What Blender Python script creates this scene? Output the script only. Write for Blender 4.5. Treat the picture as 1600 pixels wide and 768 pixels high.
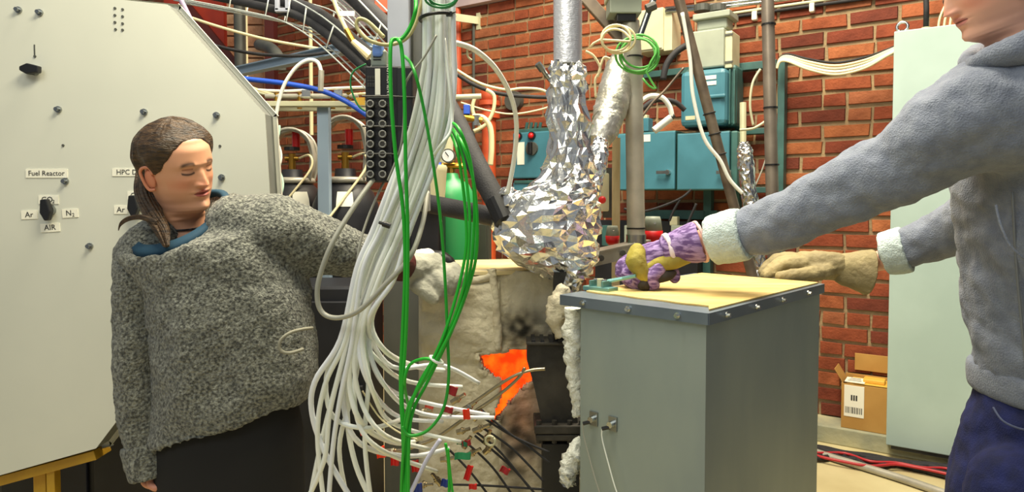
import bpy, bmesh, math, random
from mathutils import Vector, Matrix, noise
random.seed(7)
scene = bpy.context.scene
for o in list(bpy.data.objects): bpy.data.objects.remove(o)
COL = scene.collection
# ------------------------------------------------------------------ camera, light
F = 1050.0; CZ = 1.42; PITCH = math.radians(2.0); PY0 = 348.7
cam = bpy.data.cameras.new('camera'); camo = bpy.data.objects.new('camera', cam); COL.objects.link(camo)
cam.sensor_width = 36; cam.lens = F/1600*36; cam.shift_y = -(384-PY0)/1600; cam.clip_start = .05
camo.location = (0, 0, CZ); camo.rotation_euler = (math.pi/2-PITCH, 0, 0)
scene.camera = camo
world = bpy.data.worlds.new('world'); scene.world = world; world.use_nodes = True
bg = world.node_tree.nodes['Background']
bg.inputs[0].default_value = (.86, .93, 1.0, 1); bg.inputs[1].default_value = .27
def area(name, loc, target, size, power, col):
    l = bpy.data.lights.new(name, 'AREA'); l.shape = 'RECTANGLE'; l.size, l.size_y = size; l.energy = power; l.color = col
    o = bpy.data.objects.new(name, l); COL.objects.link(o); o.location = loc
    o.rotation_euler = (Vector(target)-Vector(loc)).to_track_quat('-Z', 'Y').to_euler(); return o
area('hall_lamp_middle', (.55, 2.3, 4.3), (.4, 2.2, 0), (1.0, 2.2), 235, (1, .90, .70))
area('hall_lamp_wall', (.7, 3.2, 4.7), (.2, 5.2, 1.8), (2.0, .8), 105, (1, .85, .60))
area('front_fill_light', (-1.3, -1.0, 3.8), (-.2, 2.0, 1.0), (2.0, 1.2), 42, (.95, .97, .92))  # unseen fill added behind the camera to light the fronts
area('panel_fill_light', (-.30, 1.25, 2.85), (-.75, 2.1, 1.8), (.8, .4), 34, (1, .91, .66))  # light added just above the view to brighten the upper panel
vs = scene.view_settings
vs.view_transform = 'Standard'; vs.look = 'None'; vs.exposure = 0.0; vs.gamma = 1.0; vs.use_curve_mapping = False
# ------------------------------------------------------------------ projection: pixel + depth -> place
_cp, _sp = math.cos(PITCH), math.sin(PITCH)
def ray(px, py):
    xr = (px-800)/F; yr = -(py-PY0)/F
    return Vector((xr, _cp+yr*_sp, -_sp+yr*_cp))
def P(px, py, Y):
    d = ray(px, py); t = Y/d.y
    return Vector((d.x*t, Y, CZ+d.z*t))
def proj(v):
    x, y, z = v[0], v[1], v[2]-CZ
    fw = y*_cp-z*_sp; up = y*_sp+z*_cp
    return 800+F*x/fw, PY0-F*up/fw
def M(px, Y): return px*Y/F            # pixels -> metres at depth Y
# the brick wall's frame
WO = Vector((2.057, 4.0, 0)); WU = Vector((.832, -.5547, 0)).normalized(); WN = Vector((-.5547, -.832, 0)).normalized()
WROT = math.atan2(WU.y, WU.x)
def W(px, py, off):
    d = ray(px, py); o = WO+WN*off
    t = (o-Vector((0, 0, CZ))).dot(WN)/d.dot(WN)
    return Vector((0, 0, CZ))+d*t
def WS(s, off, z): return WO+WU*s+WN*off+Vector((0, 0, z))
def wsz(px, py, off):
    p = W(px, py, off); return (p-WO).dot(WU), p.z
# ------------------------------------------------------------------ materials
def lin(c):
    r = []
    for v in c[:3]:
        v = v/255.0
        r.append(v/12.92 if v <= .04045 else ((v+.055)/1.055)**2.4)
    return (*r, 1)
MATS = {}
def mat(name, c, rough=.5, metal=0, c2=None, ns=8, detail=4, amt=(.35, .65), bump=0, bs=None, emit=0, trans=0, alpha=1, attr=None, stretch=None, ior=None, sheen=0, coord='Object', sss=0):
    m = bpy.data.materials.new(name); m.use_nodes = True; nt = m.node_tree; N = nt.nodes; L = nt.links
    b = N['Principled BSDF']; b.inputs['Roughness'].default_value = rough; b.inputs['Metallic'].default_value = metal
    b.inputs['Base Color'].default_value = lin(c)
    if ior: b.inputs['IOR'].default_value = ior
    if trans: b.inputs['Transmission Weight'].default_value = trans
    if sheen: b.inputs['Sheen Weight'].default_value = sheen; b.inputs['Sheen Roughness'].default_value = .5
    if sss: b.inputs['Subsurface Weight'].default_value = sss; b.inputs['Subsurface Radius'].default_value = (.01, .004, .002)
    tc = N.new('ShaderNodeTexCoord'); mp = N.new('ShaderNodeMapping'); L.new(tc.outputs[coord], mp.inputs[0])
    if stretch: mp.inputs['Scale'].default_value = stretch
    if c2 is not None:
        n = N.new('ShaderNodeTexNoise'); n.inputs['Scale'].default_value = ns; n.inputs['Detail'].default_value = detail
        L.new(mp.outputs[0], n.inputs['Vector'])
        r = N.new('ShaderNodeValToRGB'); r.color_ramp.elements[0].position = amt[0]; r.color_ramp.elements[1].position = amt[1]
        r.color_ramp.elements[0].color = lin(c); r.color_ramp.elements[1].color = lin(c2)
        L.new(n.outputs['Fac'], r.inputs[0]); src = r.outputs[0]
        L.new(src, b.inputs['Base Color'])
    if attr:
        a = N.new('ShaderNodeAttribute'); a.attribute_name = attr
        if c2 is not None:
            mx = N.new('ShaderNodeMix'); mx.data_type = 'RGBA'; mx.blend_type = 'MULTIPLY'; mx.inputs[0].default_value = 1
            L.new(a.outputs['Color'], mx.inputs[6]); L.new(src, mx.inputs[7]); L.new(mx.outputs[2], b.inputs['Base Color'])
        else: L.new(a.outputs['Color'], b.inputs['Base Color'])
    if bump:
        n2 = N.new('ShaderNodeTexNoise'); n2.inputs['Scale'].default_value = bs or ns*3; n2.inputs['Detail'].default_value = 5
        L.new(mp.outputs[0], n2.inputs['Vector'])
        bp = N.new('ShaderNodeBump'); bp.inputs['Strength'].default_value = bump; bp.inputs['Distance'].default_value = .01
        L.new(n2.outputs['Fac'], bp.inputs['Height']); L.new(bp.outputs[0], b.inputs['Normal'])
    if emit:
        b.inputs['Emission Color'].default_value = lin(c); b.inputs['Emission Strength'].default_value = emit
        if c2 is not None: L.new(src, b.inputs['Emission Color'])
    m.use_fake_user = False; MATS[name] = m; return m
m_brick = mat('brick_clay', (255, 255, 255), .9, c2=(205, 195, 185), ns=9, attr='tint', bump=.5, bs=60)
m_mortar = mat('mortar', (166, 144, 108), .95, c2=(138, 118, 90), ns=6, bump=.5, bs=50)
m_floor = mat('painted_concrete', (208, 196, 152), .55, c2=(186, 172, 128), ns=2.5, bump=.1, bs=30)
m_ledge = mat('ledge_concrete', (196, 190, 150), .8, c2=(150, 152, 130), ns=4, bump=.3, bs=40)
m_panel = mat('panel_sheet', (214, 215, 202), .42, c2=(204, 206, 194), ns=1.5, bump=.02, bs=20)
m_flange = mat('panel_flange', (214, 214, 200), .45, c2=(200, 200, 188), ns=5)
m_black = mat('black_plastic', (22, 22, 24), .4)
m_blackr = mat('black_rubber', (30, 30, 33), .75, c2=(42, 42, 46), ns=20, bump=.2, bs=200)
m_blackpaint = mat('black_painted_steel', (18, 19, 24), .5, c2=(30, 31, 38), ns=6)
m_navy = mat('navy_plastic', (22, 26, 44), .5, c2=(14, 16, 28), ns=4)
m_label = mat('paper_label', (240, 238, 222), .7)
m_ink = mat('black_ink', (50, 50, 50), .8)
m_steel = mat('bare_steel', (165, 168, 166), .34, 1, c2=(140, 144, 146), ns=14, bump=.05, bs=60)
m_box = mat('galvanised_sheet', (164, 176, 172), .52, .5, c2=(142, 155, 158), ns=3.5, stretch=(1, 1, .4), bump=.04, bs=30)
m_boxlid = mat('lid_steel', (126, 138, 150), .38, .5, c2=(104, 116, 130), ns=5)
m_bolt = mat('bolt_zinc', (205, 208, 205), .25, 1)
m_ply = mat('plywood', (226, 200, 132), .65, c2=(196, 164, 96), ns=5, stretch=(1, 4, 1), bump=.15, bs=40)
m_foil = mat('crumpled_foil', (236, 236, 234), .24, 1, bump=.25, bs=55)
m_duct = mat('ribbed_duct_foil', (214, 216, 226), .4, .65, bump=.3, bs=90)
m_tapefoil = mat('foil_wrap', (222, 222, 216), .42, .75, c2=(186, 182, 166), ns=14, bump=.6, bs=40)
m_post = mat('grey_post_paint', (178, 182, 196), .5, c2=(164, 168, 182), ns=6)
m_galv = mat('galvanised_tube', (186, 182, 168), .38, .25, c2=(158, 154, 142), ns=10)
m_darkpole = mat('brown_steel_pole', (124, 110, 94), .45, .25, c2=(86, 76, 66), ns=12)
m_teal = mat('teal_enamel', (70, 128, 146), .42, c2=(62, 116, 132), ns=6)
m_tealframe = mat('teal_frame_enamel', (60, 104, 100), .5, c2=(48, 84, 82), ns=8)
m_cream = mat('cream_enamel', (206, 204, 170), .5, c2=(190, 188, 156), ns=7)
m_greybox = mat('grey_green_enamel', (158, 166, 150), .5, c2=(146, 154, 140), ns=6)
m_cab = mat('pale_cabinet_enamel', (178, 200, 194), .5, c2=(168, 190, 184), ns=3)
m_red = mat('red_plastic', (205, 22, 24), .4)
m_redpaint = mat('red_oxide_paint', (172, 52, 26), .6, c2=(140, 38, 22), ns=5)
m_darkred = mat('dark_red_paint', (84, 22, 18), .6, c2=(64, 16, 14), ns=5)
m_orange = mat('orange_pipe_paint', (204, 88, 44), .5, c2=(180, 72, 38), ns=9)
m_dkgrey = mat('dark_grey_pipe', (86, 88, 82), .6, c2=(66, 68, 64), ns=6)
m_white = mat('white_plastic_hose', (246, 248, 238), .32, c2=(234, 240, 234), ns=6)
m_tray = mat('tray_zinc', (214, 220, 214), .35, .2)
m_whitewarm = mat('cream_hose', (226, 214, 170), .4)
m_green = mat('green_cable_sheath', (34, 176, 44), .4)
m_greend = mat('dark_green_cable', (28, 130, 70), .45)
m_greyc = mat('grey_cable_sheath', (160, 160, 148), .45)
m_blue = mat('blue_hose_rubber', (34, 84, 200), .45)
m_lilac = mat('lilac_tube', (170, 150, 178), .45)
m_yellow = mat('yellow_paint', (202, 160, 40), .5, c2=(176, 134, 34), ns=8)
m_brass = mat('brass', (186, 142, 62), .3, 1)
m_gasgreen = mat('green_cylinder_paint', (46, 150, 86), .4)
m_cardb = mat('cardboard', (190, 146, 78), .8, c2=(176, 132, 66), ns=6)
m_tape = mat('yellow_tape', (228, 180, 74), .5)
m_wool = mat('insulation_blanket', (214, 206, 182), .95, c2=(190, 180, 154), ns=9, bump=.8, bs=45)
m_woolw = mat('white_wool', (238, 240, 230), .95, bump=1, bs=60)
m_sideplate = mat('furnace_side_steel', (120, 120, 110), .55, .2, c2=(106, 107, 100), ns=4)
m_soot = mat('sooted_steel', (40, 39, 38), .6, .3, c2=(72, 68, 62), ns=9, bump=.3, bs=40)
m_glow = mat('glowing_refractory', (255, 52, 8), .9, c2=(255, 110, 20), ns=16, amt=(.42, .7), emit=1.5)
m_fire = mat('fired_refractory', (196, 120, 84), .95, c2=(120, 70, 56), ns=14, bump=.6, bs=40)
m_probe = mat('probe_steel', (164, 152, 124), .3, 1)
m_bluetag = mat('blue_tag', (34, 60, 150), .5)
m_greentag = mat('green_tag', (36, 150, 100), .5)
m_tealclamp = mat('teal_clamp_zinc', (112, 160, 158), .35, .5)
m_knit = mat('grey_marl_knit', (58, 60, 56), .95, c2=(152, 154, 142), ns=150, detail=4, amt=(.36, .68), bump=1, bs=170, sheen=.25)
m_under = mat('teal_jersey', (22, 62, 84), .8)
m_trouser = mat('black_trouser_cloth', (16, 16, 18), .85)
m_hair = mat('brown_hair', (84, 62, 38), .45, c2=(40, 28, 18), ns=22, stretch=(2, 2, 9), bump=.5, bs=50)
m_skin = mat('skin', (255, 255, 255), .5, attr='tint', sss=.05)
m_hood = mat('grey_fleece', (128, 136, 152), .92, c2=(112, 120, 138), ns=40, bump=.5, bs=260, sheen=.2)
m_cuffpale = mat('pale_fleece_inside', (196, 212, 212), .95, c2=(182, 198, 200), ns=60, bump=.6, bs=200)
m_jean = mat('blue_denim', (22, 32, 88), .9, c2=(14, 22, 64), ns=30, bump=.3, bs=300)
m_tan = mat('tan_leather', (160, 146, 104), .75, c2=(128, 116, 82), ns=9, bump=.5, bs=50)
m_purple = mat('purple_stripe_cloth', (158, 134, 186), .9, c2=(92, 66, 120), ns=16, stretch=(1, 5, 7), amt=(.42, .56), bump=.3, bs=80)
m_yleather = mat('yellow_leather', (164, 152, 54), .75, c2=(130, 118, 46), ns=12, bump=.4, bs=60)
m_leathershade = mat('dark_leather_shade', (58, 50, 44), .8, c2=(40, 34, 30), ns=12)  # darker fingertips, also the painted shadow by the thumb
m_ggrey = mat('grey_leather', (176, 176, 160), .8, c2=(138, 138, 126), ns=12, bump=.5, bs=60)
m_glass = mat('gauge_face', (236, 238, 240), .15)
m_pink = mat('pale_concrete_beam', (196, 176, 176), .8, c2=(178, 160, 166), ns=6)
m_wood = mat('pale_wood', (206, 190, 146), .7, c2=(186, 168, 122), ns=8, stretch=(4, 4, 1))
# ------------------------------------------------------------------ mesh building
ORG = {}
class MB:
    def __init__(s): s.v = []; s.f = []; s.c = []; s.cur = None; s.fm = []; s.mi = 0
    def add(s, vs, fs):
        k = len(s.v); s.v += [Vector(p) for p in vs]; s.f += [tuple(i+k for i in f) for f in fs]; s.fm += [s.mi]*len(fs)
        s.c += [s.cur]*len(vs); return s
    def box(s, c, size, ax=None):
        c = Vector(c); X, Y, Z = ax or (Vector((1, 0, 0)), Vector((0, 1, 0)), Vector((0, 0, 1)))
        h = [X*size[0]/2, Y*size[1]/2, Z*size[2]/2]; v = []
        for i in (-1, 1):
            for j in (-1, 1):
                for k in (-1, 1): v.append(c+h[0]*i+h[1]*j+h[2]*k)
        return s.add(v, [(0, 1, 3, 2), (4, 6, 7, 5), (0, 4, 5, 1), (2, 3, 7, 6), (0, 2, 6, 4), (1, 5, 7, 3)])
    def bbox(s, a, b): return s.box([(a[i]+b[i])/2 for i in range(3)], [abs(b[i]-a[i]) for i in range(3)])
    def loft(s, rings, cap=True, closed=True):
        n = len(rings[0]); v = [p for r in rings for p in r]; f = []
        for i in range(len(rings)-1):
            for j in range(n if closed else n-1):
                a = i*n+j; b = i*n+(j+1) % n; f.append((a, b, b+n, a+n))
        if cap and closed:
            f.append(tuple(range(n-1, -1, -1))); f.append(tuple((len(rings)-1)*n+j for j in range(n)))
        return s.add(v, f)
    def tube(s, pts, r, n=8, cap=True, smooth=0):
        pts = [Vector(p) for p in pts]
        rr = r if isinstance(r, (list, tuple)) else [r]*len(pts)
        if smooth: pts, rr = cat(pts, rr, smooth)
        t0 = (pts[1]-pts[0]).normalized()
        up = Vector((0, 0, 1)) if abs(t0.z) < .9 else Vector((1, 0, 0))
        nrm = t0.cross(up).normalized(); rings = []
        for i, p in enumerate(pts):
            a = pts[max(i-1, 0)]; b = pts[min(i+1, len(pts)-1)]; t = (b-a)
            t = t.normalized() if t.length > 1e-9 else t0
            nrm = nrm-t*nrm.dot(t)
            nrm = nrm.normalized() if nrm.length > 1e-6 else t.orthogonal().normalized()
            bn = t.cross(nrm)
            rings.append([p+(nrm*math.cos(2*math.pi*k/n)+bn*math.sin(2*math.pi*k/n))*rr[i] for k in range(n)])
        return s.loft(rings, cap)
    def cyl(s, a, b, r, n=16, r2=None): return s.tube([a, b], [r, r2 if r2 is not None else r], n)
    def chain(s, pts, rs, n=10, smooth=4):      # rounded-end limb
        pts = [Vector(p) for p in pts]; rs = list(rs)
        if smooth: pts, rs = cat(pts, rs, smooth)
        d0 = (pts[0]-pts[1]).normalized(); d1 = (pts[-1]-pts[-2]).normalized()
        a = [pts[0]+d0*rs[0]*k for k in (.95, .75, .4)]; b = [pts[-1]+d1*rs[-1]*k for k in (.4, .75, .95)]
        q = (.3, .66, .92)
        return s.tube(a+pts+b, [rs[0]*x for x in q]+rs+[rs[-1]*x for x in q[::-1]], n)
    def prism(s, poly, vec):
        n = len(poly); a = [Vector(p) for p in poly]; b = [p+Vector(vec) for p in a]
        return s.add(a+b, [tuple(range(n)), tuple(range(2*n-1, n-1, -1))]+[(i, i+n, (i+1) % n+n, (i+1) % n) for i in range(n)])
    def sphere(s, c, r, n=14, m=10, ax=None):
        c = Vector(c); r = r if isinstance(r, (tuple, list)) else (r, r, r)
        X, Y, Z = ax or (Vector((1, 0, 0)), Vector((0, 1, 0)), Vector((0, 0, 1))); rings = []
        for i in range(m+1):
            a = math.pi*(i+.02)/(m+.04)
            rings.append([c+X*r[0]*math.sin(a)*math.cos(2*math.pi*k/n)+Y*r[1]*math.sin(a)*math.sin(2*math.pi*k/n)+Z*r[2]*math.cos(a) for k in range(n)])
        return s.loft(rings)
    def torus(s, c, ax, R, r, n=28, m=8, arc=(0, 2*math.pi)):
        X = ax.orthogonal().normalized(); Y = ax.cross(X).normalized()
        full = abs(arc[1]-arc[0]-2*math.pi) < 1e-6
        pts = [Vector(c)+(X*math.cos(arc[0]+(arc[1]-arc[0])*i/n)+Y*math.sin(arc[0]+(arc[1]-arc[0])*i/n))*R for i in range(n+1)]
        return s.tube(pts, r, m)
    def build(s, name, m, parent=None, smooth=False, bevel=0, origin=None):
        me = bpy.data.meshes.new(name)
        if origin is None:
            lo = Vector([min(p[i] for p in s.v) for i in range(3)]); hi = Vector([max(p[i] for p in s.v) for i in range(3)])
            origin = (lo+hi)/2
            if parent is None: origin.z = lo.z
        origin = Vector(origin)
        me.from_pydata([p-origin for p in s.v], [], s.f)
        bm = bmesh.new(); bm.from_mesh(me); bmesh.ops.recalc_face_normals(bm, faces=bm.faces); bm.to_mesh(me); bm.free()
        for x in (m if isinstance(m, (list, tuple)) else [m]): me.materials.append(x)
        if any(s.fm): me.polygons.foreach_set('material_index', s.fm)
        if any(c is not None for c in s.c):
            a = me.color_attributes.new('tint', 'FLOAT_COLOR', 'POINT')
            a.data.foreach_set('color', [x for c in s.c for x in (lin(c) if c else (1, 1, 1, 1))])
        if smooth:
            me.polygons.foreach_set('use_smooth', [True]*len(me.polygons))
            if smooth == 'auto':
                try: me.set_sharp_from_angle(angle=math.radians(40))
                except Exception: pass
        o = bpy.data.objects.new(name, me); COL.objects.link(o)
        ORG[o] = origin; o.location = origin-(ORG[parent] if parent else Vector((0, 0, 0)))
        if parent: o.parent = parent
        if bevel:
            b = o.modifiers.new('bevel', 'BEVEL'); b.width = bevel; b.segments = 2; b.limit_method = 'ANGLE'
        return o
def cat(pts, rr, k):
    out = []; ro = []; n = len(pts)
    for i in range(n-1):
        p0 = pts[max(i-1, 0)]; p1 = pts[i]; p2 = pts[i+1]; p3 = pts[min(i+2, n-1)]
        for j in range(k):
            t = j/k; t2 = t*t; t3 = t2*t
            out.append(.5*((2*p1)+(p2-p0)*t+(2*p0-5*p1+4*p2-p3)*t2+(3*p1-p0-3*p2+p3)*t3)); ro.append(rr[i]+(rr[i+1]-rr[i])*t)
    out.append(pts[-1]); ro.append(rr[-1]); return out, ro
def thing(name, loc, label, cat_, group=None):
    o = bpy.data.objects.new(name, None); COL.objects.link(o); o.empty_display_size = .05
    o.location = loc; ORG[o] = Vector(loc); return tag(o, label, cat_, group)
def tag(o, label, cat_, group=None):
    o['label'] = label; o['category'] = cat_
    if group: o['group'] = group
    return o
def struct(o, label=None):
    o['kind'] = 'structure'
    if label: o['label'] = label
    return o
def cable(name, path, Y, r, m, label, cat_='cable', group=None, n=8, k=8, parent=None):
    """path of (px, py) or (px, py, depth); r in pixels"""
    pts = [P(q[0], q[1], q[2] if len(q) > 2 else Y) for q in path]
    o = MB().tube(pts, M(r, Y), n, smooth=k).build(name, m, parent, True)
    if parent is None: tag(o, label, cat_, group)
    return o
def wbox(mb, x0, y0, x1, y1, off, dep):
    """box whose front, seen on the wall plane at off+dep, spans these pixels"""
    s0, za = wsz(x0, (y0+y1)/2, off+dep); s1, zb = wsz(x1, (y0+y1)/2, off+dep); xm = (x0+x1)/2
    z0 = wsz(xm, y0, off+dep)[1]; z1 = wsz(xm, y1, off+dep)[1]
    mb.box(WS((s0+s1)/2, off+dep/2, (z0+z1)/2), (s1-s0, dep, z0-z1), (WU, WN, Vector((0, 0, 1)))); return mb
def fbox(mb, x0, y0, x1, y1, Y, dep):
    a = P(x0, (y0+y1)/2, Y); b = P(x1, (y0+y1)/2, Y); c = P((x0+x1)/2, y0, Y); d = P((x0+x1)/2, y1, Y)
    return mb.bbox((a.x, Y, d.z), (b.x, Y+dep, c.z))
def text(s, loc, ax, size, m, parent, name='lettering'):
    cu = bpy.data.curves.new('t', 'FONT'); cu.body = s; cu.size = size; cu.align_x = 'CENTER'; cu.align_y = 'CENTER'; cu.extrude = .0003; cu.resolution_u = 2
    t = bpy.data.objects.new('t', cu); COL.objects.link(t); bpy.context.view_layer.update()
    me = bpy.data.meshes.new_from_object(t.evaluated_get(bpy.context.evaluated_depsgraph_get()))
    bpy.data.objects.remove(t); bpy.data.curves.remove(cu)
    o = bpy.data.objects.new(name, me); me.name = name; me.materials.clear(); me.materials.append(m); COL.objects.link(o)
    X, Yv, Z = ax; mt = Matrix((X, Yv, Z)).transposed()
    o.rotation_euler = mt.to_euler(); ORG[o] = Vector(loc); o.location = Vector(loc)-ORG[parent]; o.parent = parent
    return o
CAMAX = (Vector((1, 0, 0)), Vector((0, 0, 1)), Vector((0, -1, 0)))
WAX = (WU, Vector((0, 0, 1)), WN)
def crumple(mb_rings, amp, seed, jit=None):
    """random facets on a ring list"""
    rnd = random.Random(seed); out = []
    for i, r in enumerate(mb_rings):
        c = sum(r, Vector())/len(r); o = []
        for p in r:
            d = (p-c); L = d.length
            if L < 1e-6: o.append(p); continue
            q = noise.noise(p*16+Vector((seed, 0, 0)))*amp*1.2+rnd.uniform(-1, 1)*amp*.8+noise.noise(p*42+Vector((seed, 3, 0)))*amp*.9
            o.append(p+d/L*q+Vector((rnd.uniform(-1, 1), rnd.uniform(-1, 1), rnd.uniform(-1, 1)))*amp*.45)
        out.append(o)
    return out
def ringz(c, a, b, n, ex=2.0, X=Vector((1, 0, 0)), Yv=Vector((0, 1, 0))):
    o = []
    for k in range(n):
        t = 2*math.pi*k/n; ct, st = math.cos(t), math.sin(t)
        o.append(Vector(c)+X*a*math.copysign(abs(ct)**(2/ex), ct)+Yv*b*math.copysign(abs(st)**(2/ex), st))
    return o
def tri_loft(mb, rings, seed):
    n = len(rings[0]); v = [p for r in rings for p in r]; f = []; rnd = random.Random(seed)
    for i in range(len(rings)-1):
        for j in range(n):
            a = i*n+j; b = i*n+(j+1) % n; c = b+n; d = a+n
            f += [(a, b, c), (a, c, d)] if rnd.random() < .5 else [(a, b, d), (b, c, d)]
    f.append(tuple(range(n-1, -1, -1))); f.append(tuple((len(rings)-1)*n+j for j in range(n)))
    return mb.add(v, f)
# ================================================================== THE SETTING
struct(MB().bbox((-8, -2.5, -.12), (6, 12, 0)).build('floor', m_floor))
wall_s0, wall_s1, wall_h = -9.2, 2.4, 4.4
wall = MB().box(WS((wall_s0+wall_s1)/2, -.10, wall_h/2), (wall_s1-wall_s0, .20, wall_h), (WU, WN, Vector((0, 0, 1)))).build('wall_back', m_mortar)
struct(wall)
BT = [(160, 84, 50), (146, 70, 42), (170, 96, 58), (130, 60, 38), (178, 106, 64), (152, 76, 46), (118, 54, 36), (164, 98, 64)]
CH = .094; BH = .072
brickmesh = {}
rb = random.Random(11)
def brickdata(L, v):
    if (L, v) in brickmesh: return brickmesh[L, v]
    r = random.Random(v*7+int(L*1000)); me = bpy.data.meshes.new('brick'); t = .014; w = L; h = BH
    vs_ = []
    for (x, z) in ((-w/2, -h/2), (w/2, -h/2), (w/2, h/2), (-w/2, h/2)):
        vs_.append((x+r.uniform(-.004, .004), 0, z+r.uniform(-.004, .004)))
    fr = [(x*.975, -t-r.uniform(-.002, .003), z*.93) for x, _, z in vs_]
    me.from_pydata(vs_+fr, [], [(4, 5, 6, 7), (0, 1, 5, 4), (1, 2, 6, 5), (2, 3, 7, 6), (3, 0, 4, 7)])
    a = me.color_attributes.new('tint', 'FLOAT_COLOR', 'POINT'); c = lin(BT[v])
    a.data.foreach_set('color', list(c)*8); me.materials.append(m_brick); brickmesh[L, v] = me; return me
allb = []
for k in range(int(wall_h/CH)):
    s = wall_s0+.02+(k % 2)*.13; z = k*CH+CH/2
    while True:
        L = .25 if rb.random() < .74 else .12
        if s+L > wall_s1: break
        c = WS(s+L/2, 0, z); px, py = proj(c); d = c.y
        vis = (0 < px < 1600 and 0 < py < 768) and not (px > 1400 or px < 700 or py > 640 or (858 < px < 935) or (py > 330 and px < 1180) or (800 < px < 860 and py > 200) or (1060 < px < 1150 and py > 40) or (965 < px < 1060 and py > 200) or (px < 1290 and py > 440))
        allb.append((vis, L/d/d, s+L/2, z, L, rb.randrange(8))); s += L+.014
allb.sort(key=lambda b: (not b[0], -b[1]))
wm = MB(); ROTW = Matrix.Rotation(WROT, 4, 'Z')
for i, (vis, ar, s, z, L, v) in enumerate(allb):
    me = brickdata(L, v); loc = WS(s, 0, z)
    if i < 300 and vis:
        o = bpy.data.objects.new('brick', me); COL.objects.link(o); o.parent = wall
        o.location = loc-ORG[wall]; o.rotation_euler = (0, 0, WROT)
    else:
        wm.cur = BT[v]; wm.add([ROTW @ q.co+loc for q in me.vertices], [tuple(p.vertices) for p in me.polygons])
bo = wm.build('brickwork', m_brick, wall); bo['kind'] = 'stuff'
m_blockwall = mat('light_block_wall', (62, 68, 84), .8, c2=(50, 56, 72), ns=3)
struct(MB().bbox((3.4, -2.5, 0), (3.55, 3.0, 4.4)).build('wall_light_block', m_blockwall))  # unseen wall added to block ambient light from the right
# ledge along the wall, beam at the top of the wall
struct(MB().box(WS((-3+wall_s1)/2, .11, .05), (wall_s1+3, .22, .10), (WU, WN, Vector((0, 0, 1)))).build('trim_1', m_ledge, bevel=.006))
tb = MB(); wbox(tb, 600, -70, 860, 0, .0, .06)
a = W(700, 16, .05); b = W(850, -6, .05)
sa = (a-WO).dot(WU); sb = (b-WO).dot(WU)
struct(MB().box(WS((sa+sb)/2-.6, .04, a.z+.20), (sb-sa+1.4, .08, .40), (WU, WN, Vector((0, 0, 1)))).build('trim_2', m_pink))
# ================================================================== LEFT: CONTROL PANEL
PYL = 2.02
pan = thing('control_panel', P(80, 720, PYL+.03), 'large pale many-sided sheet metal control panel behind the woman', 'control panel')
outl = [(-330, 250), (-300, 120), (-140, -40), (60, -14), (262, 7), (414, 178), (424, 340), (150, 700), (0, 742), (-170, 760), (-330, 600)]
poly = [P(x, y, PYL) for x, y in outl]
MB().prism([p for p in poly], (0, .004, 0)).build('front_plate', m_panel, pan)
m_sideshade = mat('panel_side_shade', (120, 122, 116), .5, c2=(104, 106, 102), ns=6)  # shade of the side walls put into a darker grey
fl = MB(); n = len(poly); cen = sum(poly, Vector())/n
for i in range(n):
    a, b = poly[i], poly[(i+1) % n]
    e = (b-a).normalized(); out = Vector((e.z, 0, -e.x))
    if out.dot((a+b)/2-cen) < 0: out = -out
    d = Vector((0, .065, 0)); w = out*.016; ex = e*.012
    sd_ = MB(); sd_.add([a, b, b+d, a+d], [(0, 1, 2, 3)]); sd_.build('side_wall', m_sideshade, pan)
    fl.add([a, b, b+d, a+d, a+d+w-ex, b+d+w+ex, b+d+w+ex+Vector((0, -.012, 0)), a+d+w-ex+Vector((0, -.012, 0)), a+Vector((0, .004, 0))-out*.003, b+Vector((0, .004, 0))-out*.003],
           [(3, 2, 5, 4), (4, 5, 6, 7)])
fl.build('flange', m_flange, pan)
def bolt(x, y, r=4.2):
    c = P(x, y, PYL); m = MB(); m.cyl(c, c+Vector((0, -.006, 0)), M(r, PYL)*1.2, 12); m.cyl(c+Vector((0, -.006, 0)), c+Vector((.0, -.016, .0)), M(r, PYL)*.8, 6)
    m.build('bolt', m_steel, pan)
for x, y in ((30, 16), (63, 20), (92, 171), (226, 175), (339, 180), (103, 283), (141, 384), (347, 277)): bolt(x, y)
for x, y in ((99, 227), (344, 228), (180, 13), (192, 15), (180, 24), (192, 26), (180, 35), (192, 37), (181, 46), (192, 47), (55, 88)):
    c = P(x, y, PYL); MB().cyl(c+Vector((0, .002, 0)), c+Vector((0, -.003, 0)), M(2.0, PYL), 10).build('rivet', m_dkgrey, pan)
c0 = P(54, 78, PYL); MB().bbox(c0+Vector((-.002, -.0008, -.016)), c0+Vector((.002, .001, .016))).build('pencil_mark', m_dkgrey, pan)
def sticker(x0, y0, x1, y1, s, size, rot=0):
    c = P((x0+x1)/2, (y0+y1)/2, PYL); w = M(x1-x0, PYL); h = M(y1-y0, PYL)
    X = Vector((math.cos(rot), 0, math.sin(rot))); Z = Vector((-math.sin(rot), 0, math.cos(rot)))
    l = MB().box(c+Vector((0, -.0012, 0)), (w, .0024, h), (X, Vector((0, 1, 0)), Z)).build('label_plate', m_label, pan)
    if isinstance(s, str): s = [(s, 0, 0, 1)]
    for tx, dx, dz, k in s: text(tx, c+Vector((0, -.0030, 0))+X*M(dx, PYL)+Z*M(dz, PYL), (X, Z, Vector((0, -1, 0))), M(size*k, PYL), m_ink, l)
sticker(41, 264, 106, 277.5, 'Fuel Reactor', 11)
sticker(176, 263, 240, 275, 'HPC Drum', 11)
sticker(61, 305, 92, 318.5, [('CO', -2, 0, 1), ('2', 8, -3, .65)], 12)
sticker(34, 328.5, 59, 342, 'Ar', 12, .03)
sticker(98, 326, 122.5, 339.5, [('N', -2, 0, 1), ('2', 5, -3, .65)], 12, .05)
sticker(64, 348.5, 94, 362, 'AIR', 12, .06)
sticker(200, 299, 231, 312, [('CO', -2, 0, 1), ('2', 8, -3, .65)], 12)
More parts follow.
